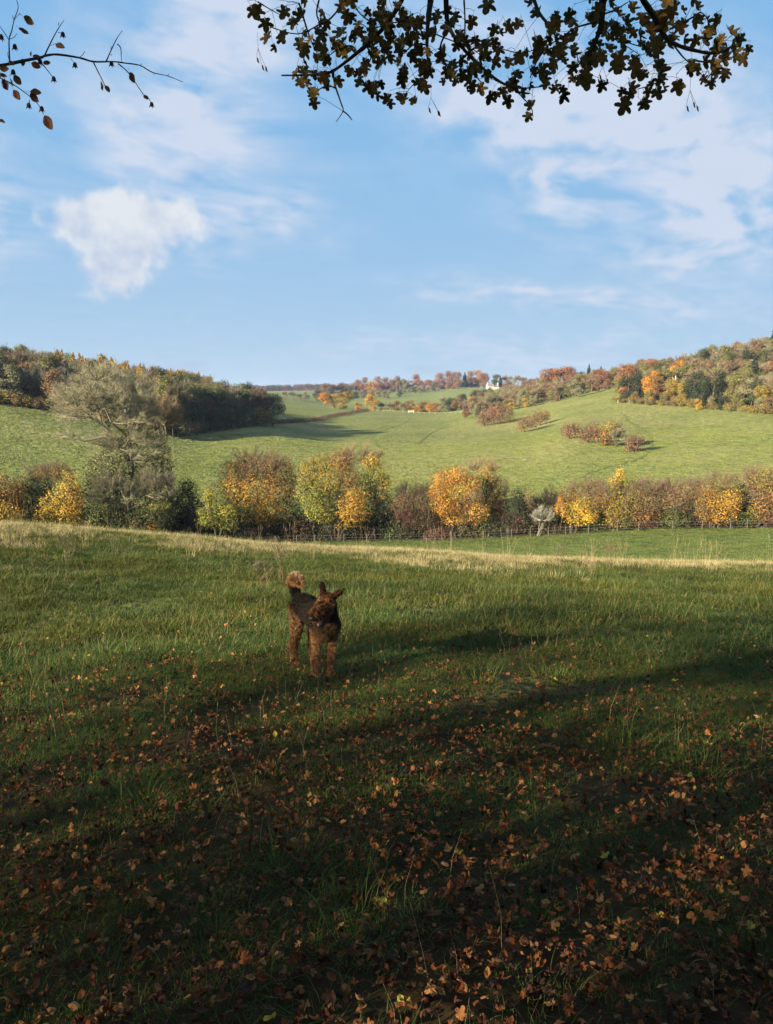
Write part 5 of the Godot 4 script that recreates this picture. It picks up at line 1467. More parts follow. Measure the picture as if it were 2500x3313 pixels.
func make_fences() -> void:
	# post and wire fence at the foot of the hedge
	var fence := thing("wire_fence", "grey post and wire fence along the foot of the hedgerow", "fence", Vector3.ZERO)
	var wood := vcol(Vector3(.09, .085, .07))
	var tops := []
	var px := -20.0
	while px < 800.0:
		var p := on_ground(px, 110.0)
		var mb := MB.new()
		mb.tube(PackedVector3Array([p - Vector3(0, .3, 0), p + Vector3(rng.randf_range(-.05, .05), 1.2, 0)]), PackedFloat32Array([.05, .045]), 6, wood)
		mb.tube(PackedVector3Array([p + Vector3(0, 1.19, 0), p + Vector3(0, 1.23, 0)]), PackedFloat32Array([.045, .01]), 6, wood)
		obj("post", mb.mesh(), M.bark, fence)
		tops.append(p)
		px += rng.randf_range(17, 36)
	var wr := MB.new()
	for h in [.35, .7, 1.05]:
		var pts := PackedVector3Array()
		var rad := PackedFloat32Array()
		for p in tops:
			pts.append(p + Vector3(0, h, 0.08)); rad.append(.006)
		wr.tube(pts, rad, 3, vcol(Vector3(.2, .2, .2)))
	obj("wire", wr.mesh(), M.bark, fence)
	# pale posts along the foot of the right hand wood
	var f2 := thing("wood_fence", "row of pale posts along the lower edge of the right hand wood", "fence", Vector3.ZERO)
	for q in 17:
		var t := q / 16.0
		var p := on_ground(lerpf(618, 800, t), lerpf(420, 330, t) - 6.0)
		var mb := MB.new()
		mb.tube(PackedVector3Array([p - Vector3(0, .3, 0), p + Vector3(0, 1.35, 0)]), PackedFloat32Array([.13, .11]), 5, vcol(Vector3(.42, .38, .3)))
		obj("post", mb.mesh(), M.bark, f2)
	var f3 := thing("field_fence", "low post and rail fence at the far end of the valley meadow", "fence", Vector3.ZERO)
	for q in 22:
		var p := on_ground(lerpf(372, 482, q / 21.0), lerpf(655, 560, q / 21.0))
		var mb := MB.new()
		mb.box(p + Vector3(-.1, -.3, -.1), p + Vector3(.1, 1.1, .1), vcol(Vector3(.30, .27, .2)))
		obj("post", mb.mesh(), M.bark, f3)
		if q < 21:
			var p2 := on_ground(lerpf(372, 482, (q + 1) / 21.0), lerpf(655, 560, (q + 1) / 21.0))
			var rl := MB.new()
			rl.tube(PackedVector3Array([p + Vector3(0, .9, .12), p2 + Vector3(0, .9, .12)]), PackedFloat32Array([.06, .06]), 4, vcol(Vector3(.26, .23, .17)))
			obj("rail", rl.mesh(), M.bark, f3)
	var gp := on_ground(411, 640)
	var gate := thing("field_gate", "small pale field gate in the far fence of the valley meadow", "gate", gp)
	for s in [-2.0, 2.0]:
		var mb := MB.new()
		mb.box(Vector3(s - .15, -.2, -.1), Vector3(s + .15, 1.6, .2), vcol(Vector3(.5, .47, .4)))
		obj("post", mb.mesh(), M.bark, gate)
	for s in 5:
		var mb := MB.new()
		mb.box(Vector3(-1.84, .25 + s * .26, 0), Vector3(1.84, .36 + s * .26, .08), vcol(Vector3(.5, .47, .4)))
		obj("bar", mb.mesh(), M.bark, gate)


# ---------------------------------------------------------------- the valley beyond
func make_meadow_bushes() -> void:
	var put := func(called: String, label: String, px: float, r: float, list: Array, tw: Array) -> void:
		var low := 0.0
		for l in list: low = maxf(low, l[1] + l[3])
		r = distance_at(px, low)
		leafy(called, label, "bush", px, r, list, 3.2, 0.36, tw, "bushes on the meadow slope")
	put.call("thorn_bush", "plum coloured thorn bush, left one of the farthest pair on the slope", 485, 300, [[483, 419, 7, 7, "redbrown"], [490, 416, 7, 9, "redbrown"]], [[486, 417, 10, 9, "t_purple", 40]])
	put.call("thorn_bush", "plum coloured thorn bush, right and taller one of the farthest pair", 502, 305, [[498, 414, 8, 10, "redbrown"], [508, 414, 7, 9, "brown"]], [[503, 412, 12, 11, "t_purple", 50]])
	put.call("thorn_bush", "grey brown bush, left part of the second clump on the slope", 526, 275, [[523, 425, 7, 7, "brown"], [532, 421, 7, 8, "brown"]], [[527, 423, 11, 9, "t_brown", 44]])
	put.call("thorn_bush", "golden brown bush at the right of the second clump on the slope", 541, 277, [[539, 418, 7, 7, "brown"], [545, 416, 6, 6, "orangebrown"]], [[541, 417, 9, 8, "t_brown", 30]])
	put.call("thorn_bush", "round plum brown bush standing alone left of the large clump", 571, 245, [[568, 431, 7, 8, "redbrown"], [575, 430, 7, 8, "brown"]], [[571, 430, 10, 9, "t_purple", 40]])
	put.call("thorn_bush", "red plum bush at the left end of the large clump", 591, 240, [[587, 434, 8, 9, "redbrown"], [595, 432, 8, 9, "redbrown"]], [[591, 432, 11, 10, "t_purple", 40]])
	put.call("golden_thorn_tree", "golden brown thorn tree in the middle of the large clump", 609, 240, [[603, 436, 8, 9, "orangebrown"], [610, 429, 10, 8, "olivegold"], [617, 430, 7, 7, "orangebrown"], [608, 440, 7, 6, "brown"]], [[609, 431, 13, 10, "t_brown", 30]])
	bare_tree("pale_thorn_tree", "grey leafless thorn tree on pale stems in front of the large clump", 618, distance_at(618, 447), 618, 437, 10, 9, 80, "t_grey", "tree", .03, 1.0)
	put.call("thorn_bush", "round brown bush at the lower right end, casting a long shadow", 635, 228, [[635, 443, 9, 8, "redbrown"], [631, 446, 7, 6, "brown"]], [[635, 442, 10, 9, "t_purple", 50]])


func wood(px0: float, px1: float, front: Callable, back: Callable, gap_x: float, gap_r: float, choose: Callable) -> void:
	var row := 0
	var depth := 0.0
	while depth < 260.0:
		var px := px0 + (row % 2) * gap_x * 0.5
		while px < px1:
			var r: float = (front as Callable).call(px) + depth + rng.randf_range(-.35, .35) * gap_r
			var x := px + rng.randf_range(-.3, .3) * gap_x
			if r < (back as Callable).call(px):
				(choose as Callable).call(x, r, depth)
			px += gap_x
		depth += gap_r
		row += 1


func tree_words(kind: String) -> String:
	return {"bare": "grey leafless", "beige": "beige twiggy", "darkbare": "dark brown leafless", "russet": "russet leaved", "gold": "golden", "larch": "pointed golden larch", "yew": "dark evergreen", "conifer": "dark pointed conifer", "olive": "olive green", "yellow": "yellow", "orange": "orange", "brown": "brown leaved", "rust": "rust red", "shrub": "low mixed", "greygreen": "grey green", "redbrown": "plum brown", "orangebrown": "orange brown", "olivegold": "olive gold", "darkgreen": "dark green"}[kind]


func where_up(depth: float) -> String:
	return ["front edge", "second rank", "halfway up", "near the top", "on the skyline"][clampi(int(depth / 24.0), 0, 4)]


func where_across(px: float, a: float, b: float) -> String:
	return ["left end", "left of middle", "middle", "right of middle", "right end"][clampi(int((px - a) / (b - a) * 5.0), 0, 4)]


func pick(list: Array) -> String:
	return list[rng.randi() % list.size()]


func make_woods() -> void:
	# left hillside
	var edge := PackedFloat32Array()
	for k in 60:
		var px := k * 5.0
		var row := lerpf(402, 410, px / 60.0) if px < 60.0 else (lerpf(410, 436, (px - 60.0) / 113.0) if px < 173.0 else lerpf(436, 425, minf((px - 173.0) / 82.0, 1.0)))
		edge.append(distance_at(px, row))
	var f_left := func(px: float) -> float: return edge[clampi(int(px / 5.0), 0, 59)] - minf(px, 0.0) * 0.1
	var b_left := func(px: float) -> float:
		if px < 200.0: return 372.0 + clampf(px, 0.0, 131.0) * 0.72
		return 470.0 - (px - 200.0) * 5.5 if px < 222.0 else (f_left as Callable).call(px) + 34.0
	wood(-70, 262, f_left, b_left, 12.5, 11.0, func(px: float, r: float, depth: float) -> void:
		var kind := pick(["bare", "bare", "bare", "bare", "olive", "darkbare", "darkbare", "beige", "greygreen"])
		var high := rng.randf_range(11.0, 14.5)
		if px < 60.0 and depth < 40.0 and rng.randf() < .25: kind = pick(["brown", "brown", "olive"])
		if r > 400.0 and px > 90.0: kind = pick(["larch", "larch", "larch", "larch", "olivegold"]); high = rng.randf_range(13.0, 17.0)
		elif r > 350.0 and px > 40.0 and rng.randf() < 0.3: kind = "larch"; high = 15.5
		elif px > 150.0: kind = pick(["darkbare", "darkbare", "bare", "olive", "darkgreen"]); high = rng.randf_range(14.5, 18.5)  # darker kinds carry the shade of this end in their colour; height lengthens its shadow
		if px < 10.0 and rng.randf() < .3: kind = "yew"
		if px > 216.0 and r > 352.0: kind = pick(["orange", "gold", "orangebrown", "darkbare"]); high = rng.randf_range(15.0, 16.5)
		plant(kind, "hillside_tree", "%s tree, left hillside wood, %s, %s" % [tree_words(kind), where_up(depth), where_across(px, -30, 262)], "tree", on_ground(px, r, .2), high, "%s trees of the left hillside wood" % tree_words(kind), 1.05))
	var px := -70.0
	while px < 268.0:
		plant("shrub" if px < 150.0 or rng.randf() < .3 else "darkgreen", "edge_shrub", "low shrub edging the left hillside wood, %s" % where_across(px, -30, 268), "shrub", on_ground(px, (f_left as Callable).call(px) - 5.0 + rng.randf_range(-2, 2), .1), rng.randf_range(2.6, 4.6) * (1.0 if px < 150.0 else 1.5), "shrubs along the left wood edge", 1.3)  # mostly dark green past the middle, shade of the wood put into the colour
		px += 7.0
	for y in [[150, 306, 17.0, "darkbare"], [163, 304, 18.0, "olive"], [176, 306, 17.5, "darkgreen"], [188, 312, 18.0, "darkbare"], [201, 318, 18.0, "darkgreen"], [215, 324, 17.5, "olive"]]:  # trees added to widen the shadow that the wood throws on the meadow
		plant(y[3], "edge_tree", "added tall %s tree widening the shadow of the left wood, %s" % [tree_words(y[3]), where_across(y[0], 145, 220)], "tree", on_ground(y[0], y[1], .2), y[2], "", 1.1)
	plant("gold", "edge_tree", "small yellow tree at the field edge of the left wood", "tree", on_ground(27, 280, .1), 4.5, "", 1.1)
	plant("russet", "edge_tree", "tall russet beech standing in the left wood above the field", "tree", on_ground(30, 300, .1), 12.5)
	# the round green tree past the end of the wood
	leafy("round_ash", "round dark green tree standing by the end of the left wood", "tree", 273, 345, [[268, 403, 7, 7, "darkgreen"], [277, 402, 7, 7, "olive"], [272, 398, 8, 5, "darkgreen"], [272, 410, 9, 6, "darkgreen"], [281, 409, 5, 5, "darkgreen"], [263, 409, 5, 6, "darkgreen"]], 4.0, 0.4)
	# right hillside
	var f_right := func(q: float) -> float: return 418.0 - (q - 615.0) * 0.56
	var b_right := func(q: float) -> float: return minf(505.0 + (q - 615.0) * 0.25, 560.0)
	wood(622, 850, f_right, b_right, 15.0, 12.0, func(q: float, r: float, depth: float) -> void:
		var kind := pick(["beige", "darkbare", "bare", "brown", "olive", "greygreen", "darkgreen", "beige", "olive", "yew", "darkbare", "brown"])
		if depth < 30.0: kind = pick(["olive", "brown", "olivegold", "greygreen", "yew", "beige", "darkgreen", "olive"])
		var high := rng.randf_range(10.0, 14.5)
		if depth < 12.0: high = rng.randf_range(5.0, 8.0)
		plant(kind, "slope_tree", "%s tree, right hillside wood, %s, %s" % [tree_words(kind), where_up(depth), where_across(q, 622, 800)], "tree", on_ground(q, r, .2), high, "%s trees of the right hillside wood" % tree_words(kind), 1.15))
	var q2 := 616.0
	while q2 < 850.0:
		plant("shrub", "edge_shrub", "low shrub behind the pale wood posts, %s" % where_across(q2, 616, 800), "shrub", on_ground(q2, (f_right as Callable).call(q2) - 2.0, .1), rng.randf_range(2.4, 4.2), "shrubs along the right wood edge", 1.3)
		q2 += 9.0
	for y in [["rust", 626, 432, 14.0, "big rust red beech at the left corner of the right hand wood"], ["yew", 637, 418, 11.5, "dark evergreen just right of the big rust red beech"], ["orange", 652, 405, 12.0, "bright orange gold tree in the right hand wood"], ["gold", 662, 412, 11.5, "golden tree beside the bright orange one in the right hand wood"],
			["yew", 696, 378, 12.5, "broad dark yew, left one of the pair in the right hand wood"], ["yew", 713, 374, 13.5, "tall dark yew, right one of the pair in the right hand wood"], ["orange", 677, 440, 12.0, "orange tree behind the two white dead trunks"], ["conifer", 753, 400, 15.0, "single dark pointed conifer high in the right hand wood"],
			["olive", 735, 362, 11.0, "bright olive green tree right of the yew pair"], ["darkgreen", 752, 352, 9.0, "dark green tree near the right edge of the frame"], ["rust", 770, 425, 10.0, "rust red tree at the right edge high on the slope"], ["orangebrown", 668, 398, 8.0, "orange brown low tree under the golden tree"], ["yellow", 699, 362, 4.0, "tiny bright yellow tree at the foot of the yew pair"], ["rust", 650, 470, 12.0, "dark rust tree on the skyline right of the rust beech"], ["conifer", 772, 528, 17.0, "tall conifer on the skyline at the right edge"]]:
		plant(y[0], "standout_tree", y[4], "tree", on_ground(y[1], y[2], .2), y[3] * 1.3, "", 1.0)
	for y in [[666, 400, 9.5], [673, 402, 12.0]]:
		var foot := on_ground(y[0], y[1])
		var o := thing("dead_tree", ["white dead trunk, shorter and left one of two in the right wood", "white dead trunk with a broken arm, taller one of two"][0 if y[0] == 666 else 1], "tree", foot)
		var mb := MB.new()
		stem(mb, Vector3(0, -.3, 0), Vector3(.4, y[2], 0), .3, .12, vcol(Vector3(.5, .49, .45)), 5)
		stem(mb, Vector3(.2, y[2] * .75, 0), Vector3(-.8, y[2] * .92, 0), .15, .06, vcol(Vector3(.5, .49, .45)), 5)
		obj("trunk", mb.mesh(), M.bark, o)
	# wood over the crest between the two
	wood(468, 622, func(q: float) -> float: return 478.0 + clampf(q - 519.0, 0.0, 90.0) * 0.22, func(q: float) -> float: return 585.0, 10.0, 13.0, func(q: float, r: float, depth: float) -> void:
		var kind := pick(["beige", "beige", "bare", "greygreen", "redbrown", "brown", "olive", "beige"])
		if q > 575.0: kind = pick(["redbrown", "brown", "beige", "russet", "olive"])
		if depth < 10.0: kind = pick(["olive", "olivegold", "greygreen", "brown"])
		plant(kind, "crest_tree", "%s tree, meadow crest wood, %s, %s" % [tree_words(kind), where_up(depth * 1.5), where_across(q, 468, 622)], "tree", on_ground(q, r, .2), (6.5 if depth < 10.0 else rng.randf_range(8.5, 12.5)), "%s trees of the crest wood" % tree_words(kind), 1.2))
	for y in [["rust", 551, 570, 15.5, "wide rust red beech, left one of two on the crest skyline", 1.5], ["rust", 567, 572, 14.5, "rust red beech, right one of two on the crest skyline", 1.3], ["yellow", 527, 478, 4.6, "bright yellow bush at the upper meadow edge", 1.6], ["yellow", 511, 474, 4.2, "yellow bush left of the brighter one at the meadow edge", 1.5], ["gold", 497, 472, 4.5, "orange gold bush above the farthest plum bushes", 1.5],
			["darkgreen", 570, 505, 8.0, "dark green tree under the crest beeches", 1.1], ["olive", 579, 512, 9.5, "willow like olive tree on the crest", 1.2], ["conifer", 588, 590, 13.0, "dark conifer on the crest skyline", 1.0], ["conifer", 600, 580, 11.0, "smaller conifer on the crest skyline", 1.0], ["darkgreen", 560, 500, 6.0, "dark low tree left under the crest beeches", 1.1]]:
		plant(y[0], "crest_standout_tree", y[4], "tree", on_ground(y[1], y[2], .2), y[3] * 1.25, "", y[5])
	var df := on_ground(559.5, 498)
	var dt := thing("dead_tree", "small white forked dead tree on the crest", "tree", df)
	var dm := MB.new()
	stem(dm, Vector3(0, -.2, 0), Vector3(0, 2.5, 0), .2, .15, vcol(Vector3(.3, .3, .27)), 5)
	stem(dm, Vector3(0, 2.3, 0), Vector3(-1.5, 4.0, 0), .16, .06, vcol(Vector3(.3, .3, .27)), 5)
	stem(dm, Vector3(0, 2.3, 0), Vector3(1.1, 3.7, .3), .16, .06, vcol(Vector3(.3, .3, .27)), 5)
	obj("trunk", dm.mesh(), M.bark, dt)


# worn tracks across the meadow: thin sheets laid on the ground
func make_tracks() -> void:
	for track in [[[411, 416], [405, 423], [381, 431], [373, 437], [374, 441], [378, 447]], [[610, 408], [626, 416], [629, 421], [645, 431], [653, 441], [650, 452], [638, 460], [611, 467], [578, 480]], [[448, 425], [436, 431], [425, 438], [416, 445]], [[318, 459], [311, 466], [303, 474]]]:
		var pts := PackedVector3Array()
		for y in track:
			var r := distance_at(y[0], y[1])
			pts.append(on_ground(y[0], r))
		var mb := MB.new()
		var last := Vector3.ZERO
		var ls := Vector3.ZERO
		for k in pts.size() - 1:
			for s in 14:
				var q := pts[k].cubic_interpolate(pts[k + 1], pts[maxi(k - 1, 0)], pts[mini(k + 2, pts.size() - 1)], s / 14.0)
				q.x += rng.randf_range(-.5, .5)
				var side := (pts[k + 1] - pts[k]).cross(Vector3.UP).normalized() * rng.randf_range(.2, .6)
				var c := vcol(Vector3(.115, .145, .042), rng.randf_range(.75, 1.2))
				if k + s > 0:
					var e := [last - ls, last + ls, q + side, q - side]
					for j in 4: e[j].y = gh(e[j].x, e[j].z) + 0.10
					mb.quad(e[0], e[1], e[2], e[3], c)
				last = q
				ls = side
		tag(obj("path", mb.mesh(), M.bark), "faint worn track winding across the meadow", "path", "", "structure")


func make_far_side() -> void:
	# clipped hedge running away from the round tree
	var hd := MB.new()
	for k in 60:
		var t := k / 59.0
		var p := on_ground(lerpf(258, 367, t), lerpf(352, 640, pow(t, 1.5)))
		lobes(hd, [[p + Vector3(0, .9, 0), Vector3(1.7 + t, 1.25, 1.7 + t * 2.0), "darkred" if k % 3 else "bramble"]], 5.0, 0.34, p.y - .3)
	tag(obj("field_hedge", hd.mesh(), M.leaf), "long dark clipped hedge running away up the valley from the round tree", "hedge")
	var far_trees := [
		["orange", 324, 720, 11.0, "bright orange tree left of the olive gold oak, far up the valley", 1.25], ["gold", 333, 722, 10.0, "small gold tree squeezed between orange and olive gold trees", 1.0], ["olivegold", 344, 700, 13.0, "broad olive gold oak in the far hedge line", 1.6], ["orange", 357, 690, 5.5, "small orange shrub right of the olive gold oak", 1.6],
		["gold", 371, 660, 10.8, "round yellow gold tree standing alone in the far hedge", 1.25], ["bare", 381, 668, 6.0, "grey bush right of the round yellow tree", 1.4],
		["beige", 390, 662, 6.0, "beige bush, first of the far orange hedge", 1.7], ["orangebrown", 397, 662, 7.0, "orange brown bush, second of the far hedge", 1.5], ["beige", 403, 655, 6.0, "beige grey bush third in the far hedge", 1.6], ["orangebrown", 410, 655, 7.5, "rounded orange brown bush fourth in the far hedge", 1.6], ["gold", 417, 650, 6.5, "gold brown bush fifth in the far hedge", 1.6], ["orangebrown", 424, 648, 7.0, "orange brown bush sixth in the far hedge", 1.6], ["orange", 431, 645, 7.0, "orange bush near the right end of the far hedge", 1.5], ["rust", 437, 642, 6.5, "rust bush at the right end of the far hedge", 1.4],
		["greygreen", 444, 640, 10.0, "grey green tree right of the far orange hedge", 1.2], ["yew", 452, 636, 10.0, "dark yew left of the small orange tree, far hedge", 1.2], ["brown", 457, 632, 9.0, "brown tree among the far yews", 1.1], ["yew", 463, 640, 10.5, "dark yew in the middle of the far yew group", 1.1], ["gold", 471, 625, 7.0, "small golden tree between the far yews", 1.2], ["yew", 481, 630, 11.5, "largest dark yew of the far group", 1.4], ["yew", 489, 632, 10.5, "dark yew at the right end of the far group", 1.3],
		["greygreen", 305, 1000, 9.0, "dark green tree left in the far parkland", 1.5], ["darkgreen", 318, 1020, 11.0, "dark green tree mass above the orange tree", 1.6], ["bare", 292, 950, 9.0, "grey bare tree on the far pale field", 1.3], ["bare", 285, 960, 8.0, "smaller grey bare tree on the far pale field", 1.3], ["bare", 299, 960, 8.0, "third grey bare tree on the far pale field", 1.3],
		["brown", 326, 1180, 17.0, "brown tree of the far dark wood", 1.2], ["redbrown", 334, 1190, 17.0, "plum brown tree of the far dark wood", 1.2], ["darkbare", 341, 1200, 19.0, "dark leafless tree rising above the far dark wood", 1.0], ["redbrown", 320, 1200, 13.0, "lower plum brown tree of the far dark wood", 1.3], ["darkgreen", 330, 1150, 11.0, "dark evergreen in front of the far brown wood", 1.4], ["beige", 347, 1200, 13.0, "beige tree at the right of the far dark wood", 1.3],
	]
	for y in far_trees:
		plant(y[0], "distant_tree", y[4], "tree", on_ground(y[1], y[2], .5), y[3] * 1.3, "", y[5] * 1.12)
	# skyline of the parkland ridge
	var ridge := [["russet", 358, 24], ["rust", 364, 27], ["gold", 371, 20], ["rust", 378, 27], ["brown", 384, 26], ["redbrown", 390, 25], ["greygreen", 397, 22], ["olive", 403, 20], ["brown", 396, 27], ["greygreen", 408, 19], ["rust", 415, 27], ["russet", 421, 17], ["rust", 428, 18], ["beige", 433, 17], ["rust", 440, 27], ["rust", 447, 29], ["rust", 453, 27], ["brown", 458, 26], ["conifer", 455, 18], ["conifer", 464.5, 26], ["rust", 471, 27], ["orange", 477, 29], ["rust", 483, 24], ["darkgreen", 496, 24], ["conifer", 500, 22], ["beige", 505, 22], ["greygreen", 511, 20], ["beige", 517, 22], ["redbrown", 508, 15], ["beige", 524, 18], ["greygreen", 352, 18], ["redbrown", 346, 17], ["bare", 530, 16], ["beige", 537, 17]]
	for k in ridge.size():
		var y: Array = ridge[k]
		var rr := 1440.0 if y[1] < 486 else 1180.0
		if y[1] >= 486 : rr = 1230.0
		plant(y[0], "skyline_tree", "%s tree on the far parkland skyline" % tree_words(y[0]), "tree", on_ground(y[1], rr + rng.randf_range(-25, 25), .5), y[2] * (1.12 if rr > 1300.0 else 0.9), "%s trees of the far skyline" % tree_words(y[0]), 1.15)
	for k in 34:
		var px := lerpf(344, 484, k / 33.0) + rng.randf_range(-2, 2)
		var kind := pick(["brown", "beige", "redbrown", "russet", "greygreen", "darkbare"])
		plant(kind, "skyline_tree", "lower %s tree filling the far parkland skyline" % tree_words(kind), "tree", on_ground(px, 1470.0 + rng.randf_range(-20, 20), .5), rng.randf_range(12, 19), "lower %s trees of the far skyline" % tree_words(kind), 1.5)
	for k in 52:
		var px := rng.randf_range(335, 446)
		var r := rng.randf_range(1120, 1360)
		if px > 400 and r < 1220: r = rng.randf_range(1260, 1380)
		var kind := pick(["greygreen", "olive", "darkgreen", "greygreen"])
		plant(kind, "park_thorn", "%s thorn tree dotted over the far parkland slope" % tree_words(kind), "tree", on_ground(px, r, .3), rng.randf_range(6, 12), "%s thorn trees of the far parkland" % tree_words(kind), 1.5)
	for k in 44:
		var px := rng.randf_range(476, 550)
		var kind := pick(["beige", "beige", "redbrown", "greygreen", "brown"])
		if px < 503.0: continue
		plant(kind, "upper_tree", "%s tree between crest wood and white house" % tree_words(kind), "tree", on_ground(px, rng.randf_range(640, 860), .3), rng.randf_range(8, 12), "%s trees below the white house" % tree_words(kind), 1.4)
	# the far ridge reads as one mass of trees
	for spec in [["darkbare", 170], ["redbrown", 110], ["darkgreen", 60]]:
		plant(spec[0], "unused", "", "", Vector3.ZERO, 1.0).free()
		var crown: MeshInstance3D = protos[spec[0]][0].get_node("crown")
		var where: Array[Transform3D] = []
		var tint := PackedColorArray()
		for k in spec[1]:
			var px := rng.randf_range(170, 372)
			var r := rng.randf_range(2150, 2550)
			var s := rng.randf_range(1.3, 1.75)
			where.append(Transform3D(Basis(Vector3.UP, rng.randf() * TAU).scaled(Vector3(s * 1.5, s, s * 1.5)), on_ground(px, r, 3.0)))
			tint.append(Color(1, 1, 1) * rng.randf_range(.7, 1.0))
		tag(many("distant_wood", crown.mesh, M.leaf, where, tint), "long dark brown wood along the farthest ridge on the left", "wood")


func make_house() -> void:
	var p := on_ground(492, 1150, 0.4)
	var o := thing("white_house", "small white house with grey roofs among trees on the far skyline", "house", p)
	o.rotation.y = 0.25
	var white := vc_mat(0.8); white.albedo_color = lin(Vector3(.45, .435, .40)); white.vertex_color_use_as_albedo = false
	var slate := vc_mat(0.7); slate.albedo_color = lin(Vector3(.16, .155, .16)); slate.vertex_color_use_as_albedo = false
	var glass := vc_mat(0.2); glass.albedo_color = lin(Vector3(.03, .035, .04)); glass.vertex_color_use_as_albedo = false
	var brick := vc_mat(0.8); brick.albedo_color = lin(Vector3(.5, .47, .42)); brick.vertex_color_use_as_albedo = false
	for y in [[-3.0, 0.0, 9.0, 7.0, 5.6], [5.0, -0.6, 7.2, 8.0, 4.2]]:
		var w := MB.new()
		w.box(Vector3(y[0] - y[2] / 2, 0, y[1] - y[3] / 2), Vector3(y[0] + y[2] / 2, y[4], y[1] + y[3] / 2), Color.WHITE)
		# gable ends
		for s in [-1.0, 1.0]:
			var x: float = y[0] + s * y[2] / 2
			w.tri(Vector3(x, y[4], y[1] - y[3] / 2), Vector3(x, y[4], y[1] + y[3] / 2), Vector3(x, y[4] + 2.7, y[1]), Color.WHITE, Color.WHITE)
		obj("wall", w.mesh(), white, o)
		var rf := MB.new()
		for s in [-1.0, 1.0]:
			var e := Vector3(0, y[4] - .15, y[1] + s * (y[3] / 2 + .35))
			var t := Vector3(0, y[4] + 2.85, y[1])
			var x0 := Vector3(y[0] - y[2] / 2 - .3, 0, 0)
			var x1 := Vector3(y[0] + y[2] / 2 + .3, 0, 0)
			rf.quad(e + x0, e + x1, t + x1, t + x0, Color.WHITE)
			rf.quad(e + x0 + Vector3(0, .15, 0), e + x1 + Vector3(0, .15, 0), t + x1 + Vector3(0, .15, 0), t + x0 + Vector3(0, .15, 0), Color.WHITE)
		obj("roof", rf.mesh(), slate, o)
		for k in 3:
			for lv in 2:
				if lv * 2.6 + 2.0 > y[4]: continue
				var wn := MB.new()
				var c := Vector3(y[0] + (k - 1) * y[2] * .3, 1.3 + lv * 2.6, y[1] + y[3] / 2)
				wn.box(c + Vector3(-.5, -.6, -.05), c + Vector3(.5, .7, .03), Color.WHITE)
				obj("window", wn.mesh(), glass, o)
	for x in [-6.6, 8.0]:
		var ch := MB.new()
		ch.box(Vector3(x - .5, 4.5, -.8), Vector3(x + .5, 10.2, .4), Color.WHITE)
		obj("chimney", ch.mesh(), brick, o)


func make_weeds() -> void:
	for y in [[617, 21.0, 0.75, "dead brown dock plant standing dark in the grass on the right", "t_purple"], [566, 20.0, 0.6, "smaller dry weed left of the dark dock on the right", "t_brown"], [58, 18.5, 0.5, "low dry weed in the grass at the left", "t_brown"], [278, 15.5, 0.75, "spindly weed with a rusty top rising behind the dog", "t_brown"], [432, 27.0, 0.75, "reddish dock seed head on the brow right of centre", "t_purple"], [262, 14.2, .45, "arching bare bramble stem left behind the dog", "t_brown"], [600, 18.0, .4, "dry straw coloured weed below the dark dock", "t_beige"]]:
		var foot := on_ground(y[0], y[1])
		var o := thing("dry_weed", y[3], "weed", foot)
		var mb := MB.new()
		var hd := MB.new()
		for k in 5:
			var top := Vector3(rng.randf_range(-.2, .2), y[2] * rng.randf_range(.6, 1.0), rng.randf_range(-.15, .15))
			var p := stem(mb, Vector3(rng.randf_range(-.04, .04), -.03, 0), top, .006, .003, vcol(PAL[y[4]][k % 3], .7), 4, .05)
			p.remove_at(0); p.remove_at(0)
			twigs(hd, p, top * .85, Vector3(.10, .22, .10), 5, 9, .09, .0022, y[4], .4)
		obj("stem", mb.mesh(), M.bark, o)
		obj("seed_head", hd.mesh(), M.leaf, o)

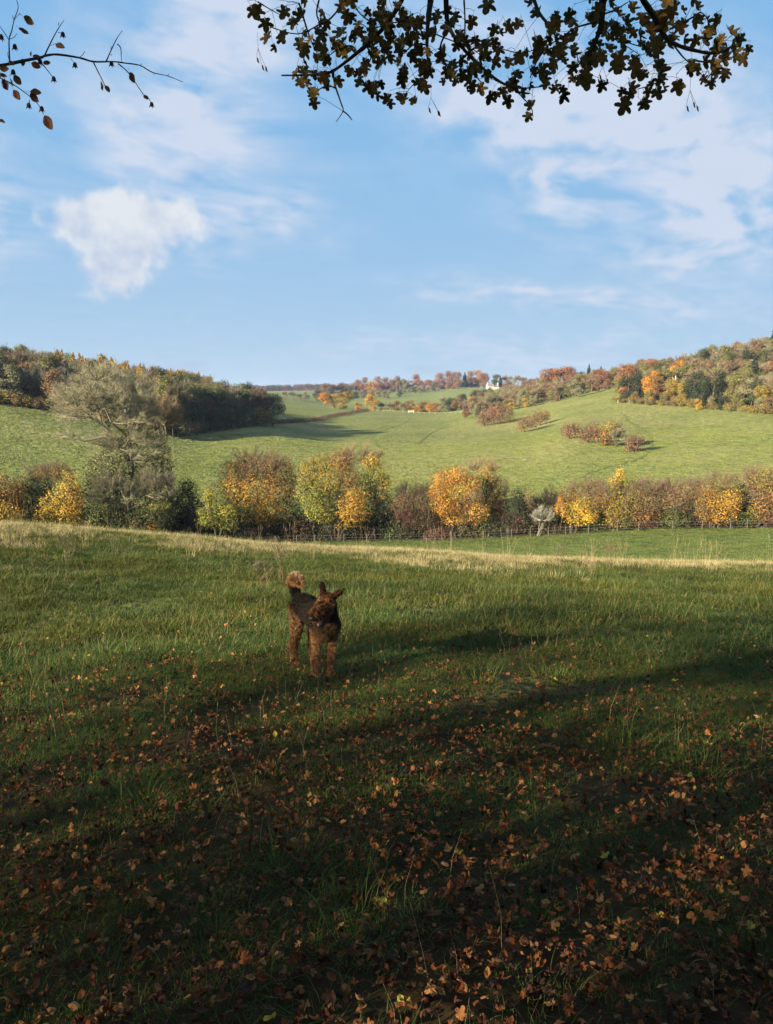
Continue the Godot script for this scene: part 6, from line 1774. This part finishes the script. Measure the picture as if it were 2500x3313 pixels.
# ---------------------------------------------------------------- all together
func _ready() -> void:
	rng.seed = 20251
	lump.seed = 4; lump.frequency = 0.42; lump.fractal_octaves = 4
	broad.seed = 9; broad.frequency = 0.012; broad.fractal_octaves = 3
	blot.seed = 17; blot.frequency = 1.0; blot.fractal_octaves = 2
	fuzz.seed = 31; fuzz.frequency = 1.0; fuzz.fractal_octaves = 2

	var cam := Camera3D.new()
	cam.name = "camera"
	cam.fov = FOV
	cam.near = 0.05
	cam.far = 12000.0
	cam.position = Vector3(0, EYE, 0)
	cam.rotation_degrees = Vector3(PITCH, 0, 0)
	add_child(cam)
	cam.current = true

	var env := Environment.new()
	env.background_mode = Environment.BG_SKY
	var sky := Sky.new()
	var pano := PanoramaSkyMaterial.new()
	pano.panorama = ImageTexture.create_from_image(make_sky())
	sky.sky_material = pano
	env.sky = sky
	env.tonemap_mode = Environment.TONE_MAPPER_LINEAR
	env.tonemap_exposure = EXPOSURE
	env.sdfgi_enabled = true
	env.ssao_enabled = true
	env.ssil_enabled = true
	env.fog_enabled = FOG > 0.0
	env.fog_density = FOG
	env.fog_light_color = Color(0.72, 0.82, 1.0)
	var we := WorldEnvironment.new()
	we.name = "environment"
	we.environment = env
	add_child(we)

	var sun := DirectionalLight3D.new()
	sun.name = "sun"
	sun.light_energy = SUN
	sun.light_color = Color(1.0, 0.92, 0.79)
	sun.light_angular_distance = 0.5
	sun.shadow_enabled = true
	var az := deg_to_rad(SUN_AZ)
	var el := deg_to_rad(SUN_EL)
	var to_sun := Vector3(sin(az) * cos(el), sin(el), -cos(az) * cos(el))
	sun.basis = Basis.looking_at(-to_sun)
	add_child(sun)

	M.bark = vc_mat(0.9, 0.0, 0.2)
	M.leaf = vc_mat(0.75, 0.35, 0.25)
	M.grass = vc_mat(0.7, 0.5, 0.15)
	M.litter = vc_mat(0.6, 0.25, 0.22)
	M.hide = vc_mat(0.9, 0.0, 0.15)
	M.fur = vc_mat(0.7, 0.15, 0.12)
	M.over_leaf = [leaf_mat(Vector3(.12, .085, .022), 0.3), leaf_mat(Vector3(.085, .07, .02), 0.25), leaf_mat(Vector3(.17, .10, .025), 0.35)]
	M.copper = [leaf_mat(Vector3(.22, .10, .035), 0.35), leaf_mat(Vector3(.10, .045, .028), 0.25)]

	prepare_heights()
	make_ground()
	make_hedgerow()
	make_fences()
	make_meadow_bushes()
	make_woods()
	make_tracks()
	make_far_side()
	make_house()
	make_unseen_trees()
	make_maple()
	make_beech()
	make_grass()
	make_leaf_litter()
	make_weeds()
	var spot := Vector3(-0.585, 0, -6.975)
	spot.y = gh(spot.x, spot.z)
	make_dog(spot, gh(spot.x - .2, spot.z - .54) - spot.y)
